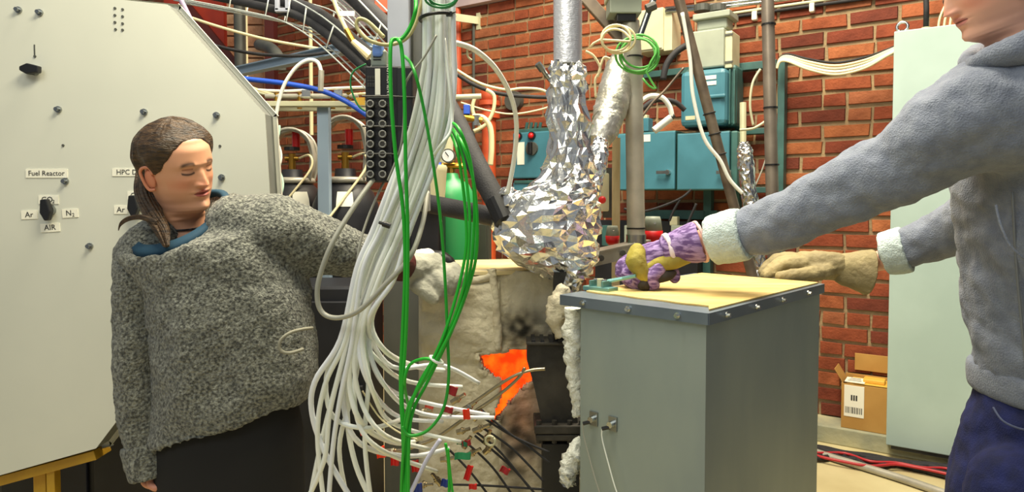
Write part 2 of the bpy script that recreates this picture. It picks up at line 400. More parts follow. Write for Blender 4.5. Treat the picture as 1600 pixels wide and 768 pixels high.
sticker(179, 321, 200, 334, 'Ar', 12)
def valve(x, y, ang, nm='selector_handle', L=17):
    c = P(x, y, PYL); d = Vector((math.sin(ang), 0, math.cos(ang))); e = Vector((d.z, 0, -d.x)); k = M(1, PYL)
    v = MB().cyl(c, c+Vector((0, -.012, 0)), 8*k, 16).build('valve_stem', m_steel, pan)
    o = c+Vector((0, -.012, 0)); pl = [o+d*L*k+e*5*k, o+d*L*k-e*5*k, o-e*8.5*k-d*3*k, o-d*L*.95*k-e*3*k, o-d*L*.95*k+e*3*k, o+e*8.5*k-d*3*k]
    MB().prism(pl, (0, -.018, 0)).build(nm, m_black, pan, bevel=.003)
valve(80, 328, -.12); valve(215, 322, -.05)
valve(55, 110, 1.62, L=15)
# yellow stand under the panel
st = thing('yellow_stand', (P(70, 760, 2.02).x, 2.05, 0), 'yellow painted stand carrying the pale control panel', 'stand')
pa, pb = P(-120, 778, 2.04), P(145, 706, 2.04); dd = (pb-pa).normalized(); up = Vector((-dd.z, 0, dd.x))
pa = pa+up*.004; pb = pb+up*.004
MB().box((pa+pb)/2-up*.016+Vector((0, .045, 0)), ((pb-pa).length, .08, .03), (dd, Vector((0, 1, 0)), up)).build('top_rail', m_yellow, st, bevel=.002)
for x in (52, 80, -60):
    q = P(x, 735, 2.06); t = M(20 if x < 60 else 13, 2.06)
    ztop = pa.z+(q.x-pa.x)*dd.z/dd.x-.030
    MB().bbox((q.x-t/2, 2.055+(x < 60)*.03, 0), (q.x+t/2, 2.085+(x < 60)*.03, ztop)).build('leg', m_yellow, st, bevel=.002)
# dark machinery behind the woman
rk = thing('black_equipment_cabinet', (-1.0, 2.45, 0), 'low black equipment cabinet in the dark behind the woman', 'cabinet')
MB().bbox((-1.80, 2.32, 0), (-.50, 2.60, 1.12)).build('body', m_blackpaint, rk, bevel=.01)
for i in range(4): MB().bbox((-1.78+.325*i, 2.305, .06), (-1.48+.325*i, 2.322, 1.07)).build('door', m_navy if i == 0 else m_blackpaint, rk, bevel=.004)
for i in range(4):
    MB().bbox((-1.51+.325*i, 2.285, .62), (-1.49+.325*i, 2.308, .78)).build('handle', m_blackr, rk, bevel=.003)
dr = thing('slim_black_cabinet', (-.30, 2.62, 0), 'black box cabinet behind the gloved hand of the woman', 'cabinet')
ta, tb2 = P(636, 300, 2.55), P(692, 300, 2.55)
MB().bbox((ta.x, 2.55, 0), (tb2.x, 2.85, 1.44)).build('body', m_black, dr, bevel=.006)
MB().bbox((ta.x+.015, 2.538, .1), (tb2.x-.015, 2.552, 1.40)).build('door', m_blackpaint, dr, bevel=.003)
g2 = thing('dark_green_cabinet', (P(730, 360, 2.9).x, 3.0, 0), 'dark olive cabinet under the green gas bottle', 'cabinet')
ta, tb2 = P(690, 338, 2.9), P(764, 338, 2.9); m_olive = mat('olive_enamel', (70, 74, 62), .6, c2=(58, 62, 54), ns=5)
MB().bbox((ta.x, 2.9, 0), (tb2.x, 3.25, ta.z)).build('body', m_olive, g2, bevel=.006)
MB().bbox((ta.x+.01, 2.888, .1), (tb2.x-.01, 2.902, ta.z-.03)).build('door', m_olive, g2, bevel=.004)
# ================================================================== LEFT BACKGROUND
rp = thing('red_steel_gate', (P(312, 60, 5.4).x, 5.4, 0), 'red painted steel screen with a dark diagonal brace behind the panel', 'screen')
a = P(255, -60, 5.4); b = P(350, 60, 5.4)
MB().bbox((a.x, 5.4, 0), (b.x, 5.46, a.z)).build('sheet', m_redpaint, rp)
p0, p1 = P(290, 8, 5.36), P(372, 108, 5.36); dd = (p1-p0).normalized()
MB().box((p0+p1)/2, ((p1-p0).length, .05, .07), (dd, Vector((0, 1, 0)), Vector((-dd.z, 0, dd.x)))).build('diagonal_brace', m_darkred, rp)
def column(name, x, w, Y, m, label, top=-60, rnd=False, bot=0):
    a = P(x, top, Y); mb = MB()
    if rnd: mb.cyl((a.x, Y, bot), (a.x, Y, a.z), M(w/2, Y), 20)
    else: mb.bbox((a.x-M(w/2, Y), Y, bot), (a.x+M(w/2, Y), Y+.1, a.z))
    return tag(mb.build(name, m, None, rnd and 'auto'), label, 'pipe' if rnd else 'column')
column('down_pipe', 373, 17, 5.2, m_dkgrey, 'dark grey vertical pipe in front of the pale brick pier', rnd=True)
column('conduit_pipe', 384, 3, 5.15, m_whitewarm, 'thin cream conduit beside the dark grey vertical pipe', rnd=True)
m_pier = mat('pier_brick_core', (168, 140, 116), .95)
pier = thing('brick_pier', (P(378, 60, 5.8).x, 5.8, 0), 'pale weathered brick pier behind the wire cable tray', 'pier')
a = P(348, 60, 5.8); b = P(411, 60, 5.8)
MB().bbox((a.x, 5.84, 0), (b.x, 6.1, 3.5)).build('core', m_pier, pier)
PT = [(206, 160, 130), (196, 140, 108), (216, 180, 150), (190, 150, 128)]
pm = []
for v in range(4):
    t = MB(); t.cur = PT[v]; t.box((0, 0, 0), ((b.x-a.x)/2-.012, .05, .078)); o = t.build('brick', m_brick, pier); pm.append(o.data); bpy.data.objects.remove(o)
for k in range(19, 37):
    for j in range(2):
        o = bpy.data.objects.new('brick', pm[rb.randrange(4)]); COL.objects.link(o); o.parent = pier
        o.location = Vector((a.x+(b.x-a.x)*(.25+.5*j), 5.825+rb.uniform(-.006, .006), k*.094+.047))-ORG[pier]
column('dark_red_column', 419, 14, 5.6, m_darkred, 'dark red steel column right of the pale brick pier')
column('cream_riser', 484, 6, 5.0, m_whitewarm, 'thin cream riser pipe on the wall above the blue-grey beam', rnd=True, bot=1.9)
cable('lilac_conduit', [(276, -14), (300, 35), (323, 78)], 2.6, 4, m_lilac, 'lilac plastic conduit slanting down behind the panel edge', 'conduit')
cable('cream_cable', [(255, 12), (330, 38), (410, 60), (480, 73), (525, 80), (575, 88)], 3.4, 2.2, m_whitewarm, 'cream cable slung across the brick above the black cable')
cable('black_cable', [(318, 66), (360, 77), (410, 85), (470, 87), (520, 80), (580, 66)], 3.3, 2.6, m_blackr, 'black cable sagging in front of the brick pier')
# blue-grey beam
p0, p1 = P(366, 113, 3.9), P(585, 66, 3.1); dd = (p1-p0).normalized(); sd = dd.cross(Vector((0, 0, 1))).normalized(); u2 = sd.cross(dd)
bm_ = thing('steel_beam', (p0+p1)/2, 'blue-grey steel beam running behind the white hose arch', 'beam')
m_bg = mat('blue_grey_paint', (146, 166, 186), .45)
for dz in (-.022, .022): MB().box((p0+p1)/2+u2*dz, ((p1-p0).length, .05, .006), (dd, sd, u2)).build('flange', m_bg, bm_)
MB().box((p0+p1)/2, ((p1-p0).length, .006, .044), (dd, sd, u2)).build('web', m_bg, bm_)
el = thing('elbow_duct', P(430, 92, 4.3), 'grey round elbow duct above the beam', 'duct')
MB().tube([P(438, 110, 4.3), P(436, 92, 4.3), P(424, 76, 4.4), P(405, 70, 4.6)], M(9, 4.3), 18, smooth=6).build('bend', m_dkgrey, el, True)
MB().cyl(P(438, 96, 4.29), P(438, 100, 4.29), M(11, 4.3), 18).build('collar', m_galv, el)
# cable trays
def tray(name, path, Y, w, label, rung_every=3):
    pts = [P(x, y, yy) for x, y, yy in path]; pts, _ = cat(pts, [0]*len(pts), 5)
    t = thing(name, pts[len(pts)//2], label, 'cable tray'); nr = []
    for i, p in enumerate(pts):
        d = (pts[min(i+1, len(pts)-1)]-pts[max(i-1, 0)]).normalized(); s = d.cross(Vector((0, 0, 1))).normalized(); nr.append((p, d, s, s.cross(d)))
    for sx, sz in ((-.5, -.5), (-.17, -.5), (.17, -.5), (.5, -.5), (-.5, .35), (.5, .35)):
        MB().tube([p+s*w*sx+u*w*sz for p, d, s, u in nr], .003, 6).build('rail_wire', m_tray, t, True)
    for i in range(1, len(nr)-1, rung_every):
        p, d, s, u = nr[i]; MB().tube([p+s*w*-.5+u*w*.35, p+s*w*-.5-u*w*.5, p+s*w*.5-u*w*.5, p+s*w*.5+u*w*.35], .003, 6).build('rung_wire', m_tray, t, True)
    return t
tray('wire_cable_tray', [(270, -22, 2.9), (400, 2, 2.8), (470, 18, 2.7), (520, 46, 2.5), (610, 128, 2.3)], 2.5, .11, 'wire mesh cable tray curving down to the black connector block')
cable('thick_black_hose', [(290, -28, 2.9), (400, -4, 2.8), (470, 13, 2.7), (520, 42, 2.5), (612, 124, 2.3)], 2.5, 14, m_blackr, 'thick black hose lying in the longer wire tray', 'hose', n=16)
cable('second_black_hose', [(290, -14, 2.86), (400, 8, 2.76), (466, 25, 2.66), (514, 56, 2.46), (600, 134, 2.28)], 2.5, 7, m_blackr, 'thinner black hose under the thick one in the longer wire tray', 'hose', n=12)
tray('short_wire_cable_tray', [(505, -40, 2.5), (548, -8, 2.4), (620, 66, 2.2)], 2.4, .09, 'short wire mesh cable tray by the top of the grey post', 4)
cable('top_black_hose', [(500, -45, 2.5), (548, -10, 2.4), (622, 62, 2.2)], 2.4, 14, m_blackr, 'thick black hose in the short tray above the connector block', 'hose', n=16)
tr = thing('tray_clamp', P(444, 6, 2.66), 'grey plastic clamp on the wire tray', 'clamp')
for dx in (-8, 8): fbox(MB(), 440+dx-3, -6, 440+dx+3, 16, 2.66, .02).build('jaw', m_post, tr, bevel=.002)
fbox(MB(), 429, 12, 451, 18, 2.66, .02).build('bridge', m_post, tr, bevel=.002)
orl = fbox(MB(), 585, -30, 612, 20, 2.9, .04).build('orange_hanging_sheet', m_orange, None, bevel=.003); tag(orl, 'bright orange sheet edge beside the top of the grey post', 'sheet')
# hanging cream hose with fitting and tag near the tray
hz = thing('tagged_cream_hose', P(545, 75, 2.2), 'cream hose with a paper tag and brass end over the black hose', 'hose')
MB().tube([P(518, -12, 2.2), P(528, 18, 2.2), P(542, 48, 2.2)], M(3.4, 2.2), 8, smooth=5).build('hose_line', m_whitewarm, hz, True)
MB().cyl(P(541, 46, 2.2), P(551, 64, 2.2), M(5, 2.2), 8).build('fitting', m_brass, hz)
MB().cyl(P(551, 64, 2.2), P(578, 88, 2.2), M(4.6, 2.2), 10, M(8, 2.2)).build('sleeve', m_whitewarm, hz)
fbox(MB(), 531, 17, 554, 25, 2.19, .002).build('paper_tag', m_label, hz)
cable('coiled_grey_cable', [(600, 58), (575, 34), (560, 30), (558, 44), (575, 62), (605, 70), (632, 62), (648, 40), (658, 5), (660, -20)], 1.44, 3.0, mat('khaki_sheath', (176, 168, 120), .5), 'khaki cable looped through the grey post top')
# gas bottle rack
gr = thing('bottle_rack', (P(503, 240, 2.7).x, 2.7, 0), 'steel rack with one grey post holding the black gas bottles', 'rack')
a = P(504, 162, 2.7); wv = M(9, 2.7)
MB().bbox((a.x-wv, 2.7, 0), (a.x+wv, 2.74, a.z)).build('post', m_bg, gr, bevel=.002)
a, b = P(404, 158, 2.66), P(572, 160, 2.66)
MB().bbox((a.x, 2.66, b.z-.014), (b.x, 2.70, b.z+.006)).build('rail', m_cream, gr, bevel=.002)
MB().bbox((a.x, 2.80, b.z-.014), (b.x, 2.82, b.z+.016)).build('rail', m_cream, gr, bevel=.002)
def bottle(x, ytop, Y, label, tagpx):
    t = thing('gas_bottle', (P(x, 300, Y).x, Y, 0), label, 'gas bottle', 'black gas bottles in the rack')
    cx = P(x, 300, Y).x; zs = P(x, 300, Y).z; R = M(52, Y); prof = [(R, 0.0), (R, zs-.10), (R*.96, zs-.05), (R*.82, zs), (R*.6, zs+.035), (R*.33, zs+.055), (R*.3, zs+.10)]
    MB().loft([ringz((cx, Y, z), r, r, 28) for r, z in prof]).build('shell', m_blackpaint, t, True)
    MB().cyl((cx, Y, zs+.09), (cx, Y, zs+.17), .016, 12).build('valve_body', m_brass, t)
    MB().cyl((cx-.03, Y, zs+.15), (cx+.03, Y, zs+.15), .011, 10).build('outlet', m_brass, t)
    MB().cyl((cx, Y, zs+.185), (cx, Y, zs+.20), .034, 12).build('hand_wheel', m_black, t)
    MB().cyl((cx+.012, Y+.02, zs+.20), (cx+.012, Y+.02, zs+.27), .017, 10).build('red_cap', m_red, t)
    gp = MB(); zt = P(x, ytop, Y).z; zb = zs+.05; k = M(1, Y)
    ol = [(-30, zb), (-34, zb+.05), (-36, (zb+zt)/2), (-30, zt-.05), (-16, zt-.012), (0, zt), (16, zt-.012), (30, zt-.05), (36, (zb+zt)/2), (34, zb+.05), (30, zb)]
    for yy in (-.035, .035): gp.tube([(cx+dx*k, Y+yy, z) for dx, z in ol], .007, 8, smooth=3)
    o = [(cx+dx*k, Y, z) for dx, z in ol]; rg = []
    for i, q in enumerate(o): rg.append([Vector(q)+Vector((0, yy, 0)) for yy in (-.035, .035)]+[Vector((cx+(q[0]-cx)*.88, Y+yy, q[2]-.008 if 2 < i < 8 else q[2])) for yy in (.035, -.035)])
    gp.loft(rg)
    gp.torus((cx, Y, zb), Vector((0, 0, 1)), 30*k, .014)
    gp.build('guard_collar', m_galv, t, True)
    lb = []
    for i in range(9):
        th = math.radians(-92+i*3.6+tagpx); lb.append([Vector((cx+r*1.012*math.cos(th), Y+r*1.012*math.sin(th), z)) for r, z in ((R*.975, zs-.06), (R*.93, zs-.03), (R*.83, zs+.001))])
    MB().loft(lb, False, False).build('paper_label', m_label, t, True)
    MB().tube([(cx+.03, Y, zs+.15), (cx+.09, Y-.04, zs+.16), (cx+.10, Y-.06, zs+.10), (cx+.03, Y-.13, zs-.02), (cx-.03, Y-.20, zs-.12)], .0055, 8, smooth=6).build('hose', m_whitewarm, t, True)
bottle(457, 202, 3.0, 'black gas bottle with silver guard nearest the pale panel', 20)
bottle(540, 183, 2.88, 'black gas bottle with silver guard beside the connector block', 0)
cable('blue_hose', [(360, 121), (400, 125), (450, 131), (500, 141), (540, 158), (576, 182)], 2.4, 4, m_blue, 'bright blue hose crossing the gas bottle rack', 'hose')
wh = thing('white_arched_hose', P(470, 180, 2.3), 'thin white hose arching up from the gas bottles', 'hose')
MB().tube([P(x, y, 2.3) for x, y in ((440, 352), (428, 250), (430, 190), (441, 140), (460, 108), (480, 94), (496, 97), (502, 112))], M(3, 2.3), 8, smooth=8).build('hose_line', m_white, wh, True)
MB().cyl(P(502, 110, 2.3), P(501, 142, 2.3), M(4.5, 2.3), 8).build('fitting', m_galv, wh)
for i, ph in enumerate((0, math.pi)):
    pts = [P(431+6*math.sin(y/14+ph)+(y-200)*.06, y, 2.42+.012*math.cos(y/14+ph)) for y in range(196, 312, 5)]
    tag(MB().tube(pts, M(1.8, 2.4), 6).build('twisted_thin_hose', m_white if i else mat('mint_hose', (190, 226, 206), .4), None, True), ['pale mint thin hose of the twisted pair at the panel edge', 'white thin hose of the twisted pair at the panel edge'][i], 'hose')
cl = ['cream', 'lower cream', 'white']
for i, (pa_, m, lb) in enumerate(([((372, 128), (430, 148), (500, 150), (572, 146)), m_whitewarm, 'cream cable lying on the bottle rack nearest its back'], [((350, 100), (385, 130), (410, 146), (480, 152), (560, 150)), m_cream, 'pale cable running from the panel edge onto the rack'], [((396, 140), (450, 142), (520, 138), (572, 136)), m_white, 'white cable lying along the top of the rack'])):
    cable('rack_cable', list(pa_), 2.75, 2.2, m, lb)
mf = thing('gas_manifold', P(480, 152, 2.72), 'brass and steel gas manifold on top of the bottle rack', 'manifold')
MB().cyl(P(415, 150, 2.74), P(560, 150, 2.74), .010, 10).build('header_pipe', m_galv, mf)
for x in (432, 468, 520, 545): MB().cyl(P(x, 145, 2.74), P(x, 170, 2.74), .010, 8).build('tee', m_brass, mf)
for x in (478, 528): fbox(MB(), x-7, 140, x+7, 152, 2.71, .03).build('valve_block', m_bolt, mf, bevel=.003)
cable('thin_green_loop', [(572, 100), (552, 112), (548, 135), (560, 165), (576, 176)], 1.47, 1.4, m_greend, 'thin dark green wire looping beside the connector block')
yt = fbox(MB(), 556, 152, 570, 164, 2.3, .004).build('yellow_tag', m_yellow); tag(yt, 'small yellow tag beside the connector block', 'tag')
# ================================================================== POST, CONNECTOR BLOCK
po = thing('hanging_post', P(635, 330, 1.52), 'grey steel channel post hanging from above, behind the white bundle', 'post')
a, b = P(607, 330, 1.52), P(636, -500, 1.52)
MB().bbox((a.x, 1.52, a.z), (b.x, 1.56, b.z)).build('front_flange', m_post, po, bevel=.002)
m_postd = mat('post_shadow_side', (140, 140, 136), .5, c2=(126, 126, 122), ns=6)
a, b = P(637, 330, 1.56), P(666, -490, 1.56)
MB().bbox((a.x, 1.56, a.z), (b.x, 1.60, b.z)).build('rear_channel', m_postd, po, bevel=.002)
for x in (642, 660):
    q = P(x, -60, 1.553); MB().bbox((q.x-.003, 1.548, a.z), (q.x+.003, 1.561, b.z)).build('channel_lip', m_dkgrey, po)
cb = thing('connector_block', P(608, 283, 1.44), 'black terminal block with two columns of round sockets on the post', 'connector block')
fbox(MB(), 571, 103, 646, 284, 1.44, .06).build('housing', m_black, cb, bevel=.003)
fbox(MB(), 573, 152, 612, 282, 1.434, .008).build('socket_plate', m_blackr, cb)
for r in range(8):
    for c_ in range(2):
        q = P(580+c_*19, 163+r*15.6, 1.434); s = MB(); s.cyl(q, q+Vector((0, -.010, 0)), M(6, 1.43), 14); s = s.build('socket', m_soot, cb, 'auto')
        MB().torus(q+Vector((0, -.010, 0)), Vector((0, 1, 0)), M(5, 1.43), .0018, 14, 6).build('socket_ring', m_postd, s, True)
lb = fbox(MB(), 586, 107, 594, 148, 1.437, .004).build('white_label', m_label, cb)
VAX = (Vector((0, 0, -1)), Vector((1, 0, 0)), Vector((0, -1, 0)))
text('INSTRUMENTS', P(607, 127, 1.4375), VAX, M(8, 1.44), m_label, cb)
for i, x in enumerate((575, 579, 583)): text('IIII III IIIIII', P(x, 127, 1.4378), VAX, M(4.5, 1.44), m_dkgrey, cb, 'fine_print')
for x in (573, 628): fbox(MB(), x, 150, x+38 if x < 600 else 646, 153, 1.433, .008).build('seam_strip', m_dkgrey, cb)
fbox(MB(), 620, 104, 645, 283, 1.432, .01).build('side_module', m_blackpaint, cb, bevel=.003)
for y in (150, 197, 240): MB().tube([P(566, y, 1.425), P(610, y, 1.424), P(650, y+2, 1.43), P(664, y+2, 1.5)], .0018, 6).build('cable_tie', m_black, cb)
pl = thing('blue_plug', P(590, 103, 1.46), 'pale plug with a blue tab on top of the connector block', 'plug')
fbox(MB(), 579, 78, 604, 104, 1.455, .03).build('plug_body', m_greybox, pl, bevel=.004)
m_pblue = mat('plug_blue', (112, 150, 226), .4)
fbox(MB(), 581, 67, 597, 88, 1.448, .03).build('blue_tab', m_pblue, pl, bevel=.006)
for y in (88, 92): fbox(MB(), 583, y, 595, y+1.6, 1.4535, .003).build('slot', m_black, pl)
# ================================================================== MIDDLE BACKGROUND
sp = [(640, 312, 2.2), (690, 322, 2.15), (740, 332, 2.1), (800, 345, 2.05)]
cable('insulated_pipe', sp, 2.1, 15, m_blackr, 'black foam insulated pipe running level into the foil vessel', 'pipe', n=18)
t = thing('slanting_insulated_pipe', P(740, 250, 2.0), 'black foam insulated pipe slanting down into the foil vessel', 'pipe')
MB().tube([P(672, 120, 2.3), P(708, 180, 2.2), P(745, 258, 2.05), P(788, 338, 1.95)], M(17, 2.0), 20, smooth=4).build('foam_sleeve', m_blackr, t, True)
MB().cyl(P(777, 312, 1.97), P(792, 345, 1.94), M(20, 1.95), 20).build('end_tape', m_black, t)
cable('white_arch_hose', [(690, 68, 1.46), (715, 68, 1.5), (745, 80, 1.6), (775, 108, 1.68), (798, 150, 1.75), (807, 195, 1.8), (803, 250, 1.85), (793, 302, 1.88)], 1.75, 4, m_white, 'white hose arching from the bundle to the foil vessel', 'hose')
cable('hose_tag_strip', [(730, 78), (731, 88), (737, 94)], 1.55, 1.6, m_whitewarm, 'short cream strip dangling from the white arching hose', 'strip')
column_ = MB().cyl(W(716, 150, .05), W(714, -40, .05), .03, 14).build('orange_wall_pipe', m_orange, None, 'auto'); tag(column_, 'thin orange vertical pipe high on the brick wall', 'pipe')
tag(MB().cyl(W(740, 330, .03), W(740, 30, .03), .012, 8).build('grey_wall_conduit', m_dkgrey), 'thin dark conduit running down the brick wall', 'conduit')
of = thing('orange_flanged_pipe', W(765, 400, .25), 'thick orange vertical pipe with bolted collar behind the black sleeve', 'pipe')
MB().cyl(W(764, 470, .25), W(764, 158, .25), .055, 18).build('pipe_run', m_orange, of, 'auto')
for y in (158, 178, 300): MB().cyl(W(764, y+7, .25), W(764, y, .25), .085, 18).build('collar', m_orange, of, 'auto')
MB().sphere(W(764, 150, .25), .075).build('cap', m_orange, of, True)
wb = thing('wall_bracket', W(745, 45, 0), 'white bracket arm fixed to the brick wall', 'bracket')
wbox(MB(), 744, 20, 750, 46, 0, .02).build('wall_plate', m_cream, wb)
MB().box((W(690, 24, .3)+W(748, 32, .02))/2, ((W(690, 24, .3)-W(748, 32, .02)).length, .02, .06), ((W(690, 24, .3)-W(748, 32, .02)).normalized(), WN, Vector((0, 0, 1)))).build('arm', m_cream, wb)
tag(MB().cyl(P(700, 176, 2.95), P(700, 46, 2.95), M(7, 2.95), 14).build('grey_plastic_pipe', m_greybox, None, 'auto'), 'short grey-green plastic pipe beside the white bundle', 'pipe')
cable('black_wall_cable', [(708, 112), (740, 132), (780, 146), (830, 151), (872, 152)], 3.6, 3, m_blackr, 'black cable sagging across the wall behind the white arch hose')
cable('yellowish_wall_cable', [(712, 108), (750, 130), (790, 140), (815, 138), (845, 140), (868, 152)], 3.62, 2.2, m_whitewarm, 'cream cable beside the sagging black wall cable')
cable('cream_wall_wire', [(720, 160), (760, 172), (800, 178), (840, 172), (872, 162)], 3.6, 1.4, m_whitewarm, 'thin cream wire drooping over the brick above the switch box')
for i, (pth, lb) in enumerate((([(742, 152), (738, 170), (745, 190), (752, 200)], 'cream hose loop left of the orange pipe collar'), ([(760, 140), (772, 150), (770, 175), (758, 195), (740, 205)], 'cream hose loop crossing the orange pipe'), ([(738, 182), (755, 184), (766, 200), (768, 230), (766, 258)], 'thick cream hose hanging down the orange pipe'))):
    cable('cream_hose', pth, 3.3, 3 if i < 2 else 4.5, m_whitewarm, lb, 'hose')
vb = thing('blue_valve', P(735, 182, 3.0), 'small brass valve with a blue handle on the cream pipes', 'valve')
MB().cyl(P(712, 180, 3), P(754, 188, 3), M(5, 3), 10).build('body', m_brass, vb); fbox(MB(), 724, 163, 734, 178, 2.98, .03).build('blue_handle', m_blue, vb, bevel=.003)
MB().cyl(P(745, 180, 3), P(745, 196, 3), M(6, 3), 10).build('nut', m_bolt, vb)
MB().cyl(P(700, 152, 3.02), P(752, 150, 3.02), M(4, 3), 10).build('cream_elbow_pipe', m_cream, vb)
dk = MB(); q = W(806, 158, .02); dk.cyl(q, q+WN*.05, .075, 20); tag(dk.build('round_wall_cap', m_dkgrey, None, 'auto'), 'round grey cap on the brick wall above the switch box', 'cap')
# green gas bottle with regulator
gb = thing('green_gas_bottle', (P(702, 300, 2.75).x, 2.75, 0), 'green gas bottle with a dial gauge behind the green cables', 'gas bottle')
cx = P(704, 300, 2.75).x; zs = P(702, 305, 2.75).z; R = M(40, 2.75)
MB().loft([ringz((cx, 2.75, z), r, r, 24) for r, z in ((R, 0), (R, zs-.04), (R*.93, zs), (R*.72, zs+.045), (R*.35, zs+.07), (R*.3, zs+.09))]).build('shell', m_gasgreen, gb, True)
MB().cyl((cx, 2.75, zs+.08), (cx, 2.75, zs+.15), .02, 12).build('valve_body', m_brass, gb); MB().cyl((cx-.04, 2.74, zs+.12), (cx+.07, 2.74, zs+.12), .013, 10).build('outlet', m_brass, gb)
q = P(700, 243, 2.68); g = MB().cyl(q, q+Vector((0, .04, 0)), M(11, 2.68), 24).build('gauge', m_dkgrey, gb, 'auto')
MB().cyl(q+Vector((0, -.001, 0)), q+Vector((0, .004, 0)), M(9, 2.68), 24).build('dial', m_glass, g, 'auto'); MB().box(q+Vector((-.004, -.003, .006)), (.003, .002, .022), (Vector((.8, 0, .6)), Vector((0, 1, 0)), Vector((-.6, 0, .8)))).build('needle', m_black, g)
MB().cyl(P(672, 262, 2.7), P(690, 262, 2.7), M(9, 2.7), 12).build('blue_cap', m_blue, gb)
tag(MB().cyl((P(695, 300, 2.95).x, 2.95, 0.9), P(695, 175, 2.95), M(13, 2.95), 18).build('cream_column', m_cream, None, 'auto'), 'cream round column behind the dial gauge', 'column')
tag(MB().loft([ringz(P(672, y, 2.5), M(r, 2.5), M(r, 2.5), 20) for y, r in ((318, 22), (300, 24), (268, 26), (262, 27), (258, 25))]).build('cream_canister', m_cream, None, 'auto'), 'cream canister lid left of the green gas bottle', 'canister')
# switch box on the wall
def lamp_button(par, x, y, off, r, m):
    q = W(x, y, off); MB().cyl(q, q+WN*.02, r*1.35, 14).build('bezel', m_black, par); MB().sphere(q+WN*.02, r, 12, 8).build('red_lamp', m, par, True)
sw = thing('switch_box', W(830, 280, .1), 'teal switch box with two red lamps and a black knob left of the foil', 'switch box')
wbox(MB(), 801, 205, 880, 278, .08, .16).build('case', m_teal, sw, bevel=.01)
wbox(MB(), 804, 200, 880, 206, .08, .15).build('top_edge', m_tealframe, sw, bevel=.004)
lamp_button(sw, 811, 213, .24, .022, m_red); lamp_button(sw, 832, 212, .24, .022, m_red)
q = W(832, 232, .24); MB().cyl(q, q+WN*.02, .05, 16).build('knob_base', m_dkgrey, sw); MB().box(q+WN*.035, (.03, .03, .09), (WU, WN, Vector((0, 0, 1)))).build('knob', m_black, sw, bevel=.005)
wbox(MB(), 808, 222, 819, 257, .24, .004).build('paper_label', m_label, sw)
for x in range(822, 850, 7): MB().cyl(W(x, 201, .16), W(x+2, 191, .16), .012, 8).build('cable_gland', m_tealframe, sw)
sw2 = thing('lower_switch_box', W(830, 312, .1), 'second teal box directly under the one with red lamps', 'switch box')
wbox(MB(), 801, 284, 880, 330, .08, .16).build('case', m_teal, sw2, bevel=.01); wbox(MB(), 803, 281, 880, 286, .08, .17).build('lid', m_tealframe, sw2, bevel=.004)
wbox(MB(), 844, 292, 860, 300, .24, .004).build('yellow_sticker', m_yellow, sw2)
# teal distribution boxes on their frame
tf = thing('teal_frame', W(1180, 400, .1), 'teal angle iron frame behind the distribution boxes', 'frame')
wbox(MB(), 1213, 94, 1224, 470, .04, .08).build('upright', m_tealframe, tf, bevel=.003)
wbox(MB(), 1143, 96, 1213, 108, .04, .07).build('cross_bar', m_tealframe, tf, bevel=.003)
wbox(MB(), 1005, 108, 1080, 118, .04, .07).build('cross_bar', m_tealframe, tf, bevel=.003)
for y in (200, 292): wbox(MB(), 1150, y, 1214, y+9, .04, .07).build('cross_bar', m_tealframe, tf, bevel=.003)
wbox(MB(), 985, 328, 1120, 342, .04, .07).build('cross_bar', m_tealframe, tf, bevel=.003)
wbox(MB(), 1098, 296, 1110, 460, .04, .07).build('upright', m_tealframe, tf, bevel=.003)
wbox(MB(), 1148, 120, 1156, 330, .04, .07).build('upright', m_tealframe, tf, bevel=.003)
for x0, x1, nm, lb in ((964, 1055, 'distribution_box', 'long teal distribution box, the one nearer the silver post'), (1057, 1140, 'distribution_box', 'long teal distribution box under the rounded fuse box')):
    d = thing(nm, W((x0+x1)/2, 297, .2), lb, 'distribution box', 'teal distribution boxes'); wbox(MB(), x0, 206, x1, 297, .16, .2).build('case', m_tealframe, d, bevel=.006)
    wbox(MB(), x0+1, 207, x1-1, 296, .36, .025).build('door', m_teal, d, bevel=.006)
    xk = x1-8 if x0 < 1000 else x0+85; q = W(xk-2, 269, .385); MB().cyl(q, q+WN*.03, .016, 10).build('lock', m_bolt, d); MB().box(q+WN*.03-WU*.03, (.08, .012, .02), (WU, WN, Vector((0, 0, 1)))).build('lever', m_steel, d)
    if x0 < 1000: wbox(MB(), 1005, 210, 1016, 221, .385, .002).build('sticker', m_label, d)
wbox(MB(), 1141, 204, 1152, 298, .16, .2).build('end_box', m_tealframe, tf, bevel=.01)
fb = thing('fuse_box', W(1108, 200, .2), 'rounded teal fuse box with white stickers under the grey cable box', 'fuse box')
wbox(MB(), 1062, 108, 1134, 196, .18, .22).build('door', m_teal, fb, bevel=.03)
wbox(MB(), 1068, 104, 1150, 199, .14, .16).build('case', m_tealframe, fb, bevel=.02)
for x in (1138, 1145): wbox(MB(), x, 108, x+3, 194, .30, .03).build('case_rib', m_tealframe, fb, bevel=.004)
wbox(MB(), 1101, 147, 1133, 153, .40, .02).build('ridge', m_teal, fb, bevel=.008)
for y in (118, 127): wbox(MB(), 1096, y, 1119, y+6, .40, .003).build('sticker', m_label, fb)
wbox(MB(), 1071, 181, 1086, 187, .40, .003).build('maker_plate', m_cream, fb)
tx = thing('cable_entry_box', W(1112, 104, .2), 'grey-green cable entry box standing on the fuse box', 'cable box')
wbox(MB(), 1079, 46, 1131, 106, .16, .20).build('body', m_greybox, tx, bevel=.01); wbox(MB(), 1132, 48, 1144, 106, .16, .17).build('side_cover', m_cream, tx, bevel=.006)
wbox(MB(), 1088, 27, 1136, 47, .18, .14).build('neck', m_greybox, tx, bevel=.015); wbox(MB(), 1082, 18, 1140, 28, .15, .2).build('top_flange', m_greybox, tx, bevel=.006)
